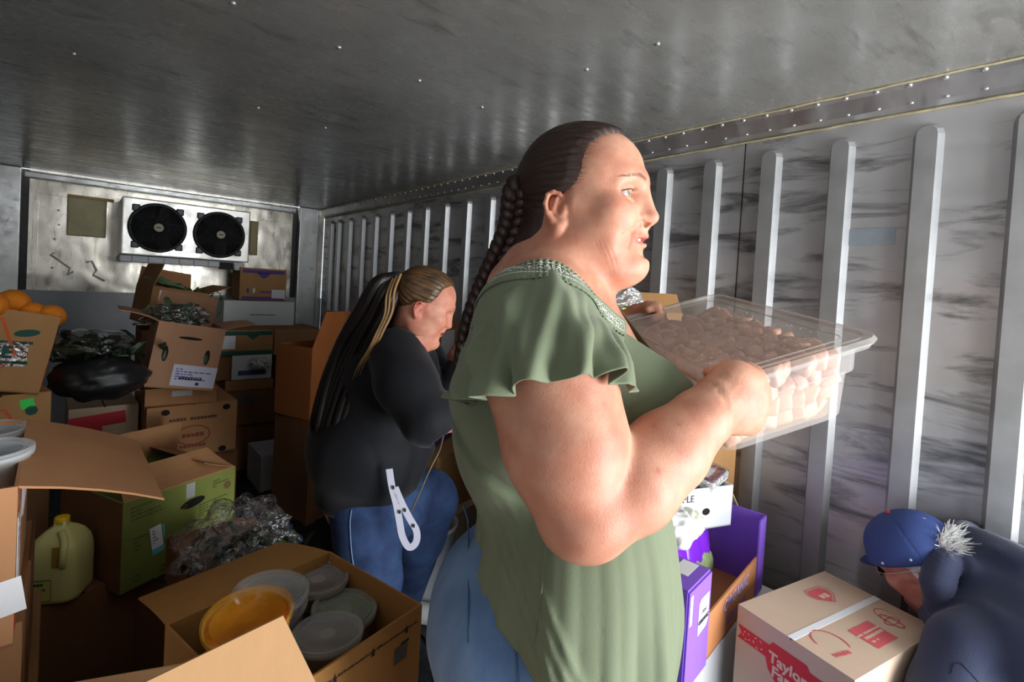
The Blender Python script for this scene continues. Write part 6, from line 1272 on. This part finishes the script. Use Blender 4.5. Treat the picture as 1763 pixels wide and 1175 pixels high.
X = np.concatenate([Xb, Xh]); Y = hc3(X); col = face_tint(Y, lips=(.8, .5, .48), brow=(.9, .9, .9)); col = np.where((np.abs(Y).max(1) < 170)[:, None], col, 1.)
npmesh('body', X, np.concatenate([Fb, Fh+len(Xb)]), skin_mat('skin_ruddy', (206, 146, 128), (188, 116, 98)), mo, MO, col=col)
def vh(X): Y = hc3(X); return np.maximum(Y[:, 0]-np.interp(Y[:, 2], [-70, -40, -14, 4, 40], [-66, -52, -36, -2, 16]), -66-Y[:, 2])*.001
hp3, _, _ = head_prims(H3, A3); Mwh = hair_mat('hair_white', (150, 146, 142), (236, 234, 232), .6, 40.)
cap_hair('hair', hp3, C3, A3, vh, lambda X: .010*np.clip(-vh(X)/.02, 0, 1)**.7+.0035*sn(X, 260, 5)-.001, Mwh, mo, MO)
b = MB(); g = np.random.default_rng(6)
for i in range(420):
    y_, u_ = g.uniform(-26, 44), g.uniform(4, 44); p0 = H3(-92, y_, u_); p0 = project(hp3.ev, p0[None], 4)[0]; d_ = nrm((p0-C3)[None])[0]; r_ = g.normal(size=3)*.5; b.tube([p0-MO, p0+(d_+r_*.6)*.014-MO, p0+(d_*.9+r_+A3[0]*-.2)*.026-MO], [.0018, .0014, .0005], 3, cap=False)
for i in range(900):
    th = g.uniform(-1.35, 1.35); u0 = g.uniform(-60, 34); p0 = H3(-88+abs(th)*14, math.sin(th)*62, u0); p0 = project(hp3.ev, p0[None], 3)[0]; d_ = nrm((p0-C3)[None])[0]; r_ = g.normal(size=3)*.45; d_ = d_*.6-A3[2]*.5-A3[0]*.35
    b.tube([p0-MO, p0+(d_+r_)*.007-MO, p0+(d_+r_*1.3)*.0125-MO], [.0014, .0011, .0004], 3, cap=False)
for i in range(260):
    p0 = H3(g.uniform(-40, -5), 66, g.uniform(-30, 8)); p0 = project(hp3.ev, p0[None], 3)[0]; d_ = nrm((p0-C3)[None])[0]; b.tube([p0-MO, p0+d_*.009-A3[0]*.006-MO, p0+d_*.012-A3[0]*.016-A3[2]*.004-MO], [.0012, .0009, .0003], 3, cap=False)
o = b.obj('loose_hair', mat('hair_white_loose', (.78, .77, .76), .6), mo); o['kind'] = 'stuff'
# cap: crown with stitched panels, arch opening at the back, brim, button
Mcap = mat('cap_blue', srgb(56, 76, 136), .75, var=.12, vscale=8, bump=.2, bscale=300)
def vc(X):
    Y = hc3(X); base = (14+.10*(Y[:, 0]+20))-Y[:, 2]; arch = 33-np.sqrt(((Y[:, 1]-10)/1.0)**2+((Y[:, 2]-14)/1.15)**2); arch = np.where(Y[:, 0] < -30, arch, -50); return np.maximum(base, arch)*.001
cfn = lambda X: hp3.ev(X)-(.0125-.0018*np.exp(-(np.sin(np.arctan2(hc3(X)[:, 1], hc3(X)[:, 0]+8)*3)/.06)**2))
Xc, Fc = nets(cfn, C3-.17, C3+.17, .0036, S=[hp3]); Xc, Fc, _ = clipmesh(Xc, Fc, vc(Xc), grd=lambda X: grad(vc, X, .002)); cp = npmesh('cap', Xc, Fc, Mcap, mo, MO, solid=.002, label='blue baseball cap')
tp = project(cfn, H3(-8, 0, 120)[None], 6)[0]; MB().blob(tp-MO, (.007, .007, .006), 2).obj('button', mat('cap_red', srgb(200, 50, 50), .6), cp, smooth=True)
br = []; top_ = [H3(70+32*math.cos(a)*0+38*math.cos(a)-8, 72*math.sin(a), 22+4*math.cos(a)) for a in np.linspace(-1.45, 1.45, 15)]
for a in np.linspace(-1.35, 1.35, 25): br.append([project(cfn, H3(85*math.cos(a), 72*math.sin(a), 24)[None], 4)[0], H3(92*math.cos(a)+25*math.cos(a)**2, 66*math.sin(a), 20-5*math.sin(a)**2), H3(95*math.cos(a)+58*math.cos(a)**1.4*1.0, 58*math.sin(a), 12-12*math.sin(a)**2)])
V = [p_-MO for row in br for p_ in row]; F_ = [(i*3+j_, i*3+j_+1, (i+1)*3+j_+1, (i+1)*3+j_) for i in range(24) for j_ in (0, 1)]; o = pydata('brim', V, F_, mat('cap_brim', srgb(40, 58, 110), .75), cp, smooth=True); md = o.modifiers.new('t', 'SOLIDIFY'); md.thickness = .003; md = o.modifiers.new('s', 'SUBSURF'); md.levels = 2; md.render_levels = 2
es = [project(cfn, H3(-8+66*math.cos(a), 74*math.sin(a), 30)[None], 5)[0] for a in (1.0, 1.9)]; [MB().blob(p_-MO, (.004, .004, .004), 1).obj('eyelet', Ml, cp, smooth=True) for p_ in es]
st = [project(cfn, H3(-90, y, 8)[None], 5)[0]+A3[0]*-.001 for y in np.linspace(-34, 34, 9)]; ribbon('back_strap', st, .014, mat('strap_navy', srgb(24, 30, 60), .6), cp, MO); lb = project(cfn, H3(-78, 42, 16)[None], 5)[0]; q_ = MB().blob((0, 0, 0), (.012, .003, .009), 2).obj('embroidered_mark', mat('strap_navy'), cp); q_.location = lb-MO; MB().tube([lb-MO+A3[1]*.004+(A3[2]*math.cos(a)+A3[0]*math.sin(a))*.006 for a in np.linspace(.6, 5.4, 10)], .0012, 4).obj('embroidered_letter', mat('mark_red', srgb(220, 50, 60), .6), cp)
# glasses
gl = mat('glasses_dark', (.02, .02, .025), .2); b = MB()
for sd in (-1, 1): b.tube([H3(98, sd*12, -4)-MO, H3(92, sd*52, -4)-MO, H3(60, sd*76, -2)-MO, H3(-10, sd*82, 2)-MO], .0014, 5); b.tube([H3(95-abs(math.sin(a))*0-2*(1+math.cos(a)), sd*(31+20*math.cos(a)), -10+14*math.sin(a))-MO for a in np.linspace(0, 6.28, 20)], .0014, 5)
b.tube([H3(98, -12, -4)-MO, H3(100, 0, -2)-MO, H3(98, 12, -4)-MO], .0014, 5); o = b.obj('glasses', mat('wire_pale', (.6, .55, .45), .3, metal=.7), mo, smooth=True)
for sd in (-1, 1): MB().blob((0, 0, 0), (1, 1, 1), 2, Matrix.Translation(Vector(H3(92, sd*32, -10)-MO)) @ Matrix((A3*np.array([[.002], [.019], [.013]])).T.tolist()).to_4x4()).obj('lens', mat('lens_dark', (.03, .03, .03), .1, alpha=.8), o, smooth=True)
# hooded sweatshirt
Mhd = mat('hoodie_navy', srgb(58, 64, 88), .85, bump=.25, bscale=260, sheen=.2, spec=.25, var=.08, vscale=4)
hdy = t3_+SDF(); hdy.p += m3.p+m4.p
hood = SDF().ell(kp(1698, 975, 1.27), (.07, .10, .034), .02); hood.ell(kp(1672, 990, 1.27), (.045, .09, .05), .02); hood.ell(kp(1722, 950, 1.24), (.034, .08, .020), .02)
ng = [kp(1664, 918, 1.39), kp(1640, 934, 1.32), kp(1624, 966, 1.27), kp(1616, 1006, 1.25), kp(1622, 1044, 1.26), kp(1636, 1060, 1.32), kp(1650, 1050, 1.39), kp(1660, 1000, 1.44), kp(1664, 940, 1.44)]
hood.chain(ng, [.022]*9, .004); hdy.p += hood.p
def hfold(X): return .0022*np.sin(np.arctan2((X-ng[3])@KU, (X-ng[3])@KR-.06)*38)*np.exp(-(np.min([np.linalg.norm(X-q, axis=1) for q in ng], axis=0)/.032)**2)+ .006*sn(X, 20, 31)+.006*np.abs(sn(X, 30, 32, 3))-.010*np.exp(-(((X-kp(1690, 1000, 1.2))@(KR*.55-KU*.83)*1.0+.03*np.sin((X-kp(1690, 1000, 1.2))@(KR*.83+KU*.55)*12))/.012)**2)*np.exp(-(np.linalg.norm(X-kp(1680, 985, 1.2), axis=1)/.13)**4)
hfn = lambda X: hdy.ev(X)-.012-hfold(X)
hvv = lambda X: np.maximum(.060-np.linalg.norm((X-H3(-15, 0, -62))-np.outer((X-H3(-15, 0, -62))@A3[2], A3[2]), axis=1)+np.where(keep(X) < -.14, -1, 0), kp(1860, 1330, 1.1)[2]-X[:, 2])
Xj, Fj = nets(hfn, C3*[1, 1, 0]+[-.22, -.45, .35], C3*[1, 1, 0]+[.62, .45, 1.3], .0062, S=[hdy]); Xj = project(hfn, Xj, 1); hdv = lambda X: np.where(X[:, 0] < kp(1640, 1000, 1.1)[0], -1., kp(1860, 1290, 1.1)[2]-X[:, 2])
Xj, Fj, _ = clipmesh(Xj, Fj, hdv(Xj)); npmesh('hooded_sweatshirt', Xj, Fj, Mhd, mo, MO)
sm = [(1600, 1090), (1630, 1110), (1665, 1135), (1690, 1165), (1715, 1200)]; b = MB(); b.tube([project(hfn, kp(x, y, 1.05)[None], 10)[0]-MO for x, y in catmull([(x, y) for x, y in sm], 6)], .0016, 5); b.obj('sleeve_seam', mat('seam_navy', srgb(30, 34, 52), .9), mo)
b = MB()
for k in range(7): a = ng[2]*(1-k/7)+ng[4]*(k/7)
jf3 = lambda X: np.maximum(l3.ev(X)-.004-.003*sn(X, 25, 6), .08-X[:, 2]); Xj, Fj = nets(jf3, hp_*[1, 1, 0]+[-.3, -.4, .05], hp_*[1, 1, 0]+[.35, .4, 1.05], .009, S=[l3]); npmesh('trousers', Xj, Fj, mat('trousers_dark', srgb(52, 54, 62), .85), mo, MO)
for db, da in ((-.11, 0), (.11, .03)): shoe(mo, MO, np.array([hp_[0]+.02+da, hp_[1]+db, 0]), mat('shoe_dark', (.06, .06, .07), .6), mat('sole_dark', (.03, .03, .03), .7), (-1, .1, 0))
# keep everything clear of the right wall
bpy.context.view_layer.update()
for o in list(bpy.data.objects):
    if o.parent is None and o.type == 'EMPTY' and o.get('category') in ('box', 'bag'):
        mx = max(((c.matrix_world @ Vector(b)).x for c in o.children if c.type == 'MESH' for b in c.bound_box), default=0)
        if mx > XR-.034: o.location.x -= mx-(XR-.034)
# stack heights: stretch the supporting cartons so that every stack closes
def byl(lab): return [o for o in bpy.data.objects if o.get('label') == lab][0]
def fitz(lab, zb, zt):
    o = byl(lab); h = max((c.matrix_world @ Vector(b)).z for c in o.children if c.type == 'MESH' for b in c.bound_box)-o.location.z; o.location.z = zb; o.scale = (1, 1, (zt-zb)/h)
for a_ in (('plain brown carton at the base of the citrus stack', .452, .808), ('tall dark carton on the floor behind the vented stack', 0, .898), ('dark carton supporting the tilted carton of green stalks', .9, 1.12),
           ('dark carton beneath the lidded fruit carton', .332, .665), ('lowest carton under the lidded fruit carton', 0, .33), ('brown carton with a pale worn edge under the deli carton', .62, .908), ('tall brown carton at the bottom left, behind the deli stack', .62, .905),
           ('dark carton on the floor beneath the tall rusty carton', 0, .618), ('brown carton between the labelled and the purple carton', .742, .948), ('upright tan carton behind the hip of the woman in black', .35, .638), ('carton under the open carton against the ribbed wall', 0, 1.088),
           ('tall brown carton on the floor behind the woman in green', 0, 1.205)): fitz(*a_)
o = byl('small crumpled white plastic bag on the floor stack by the red panel carton'); q = P(221, 800, 2.06); o.location = (q.x, q.y, .667)
o = byl('small knotted white plastic bag lying on the white carton with blue print'); o.location.y += .09; o['label'] = 'small knotted white plastic bag hanging in front of the white carton with blue print'
o = byl('bucket' if False else 'white plastic bucket on the floor behind the jeans leg')
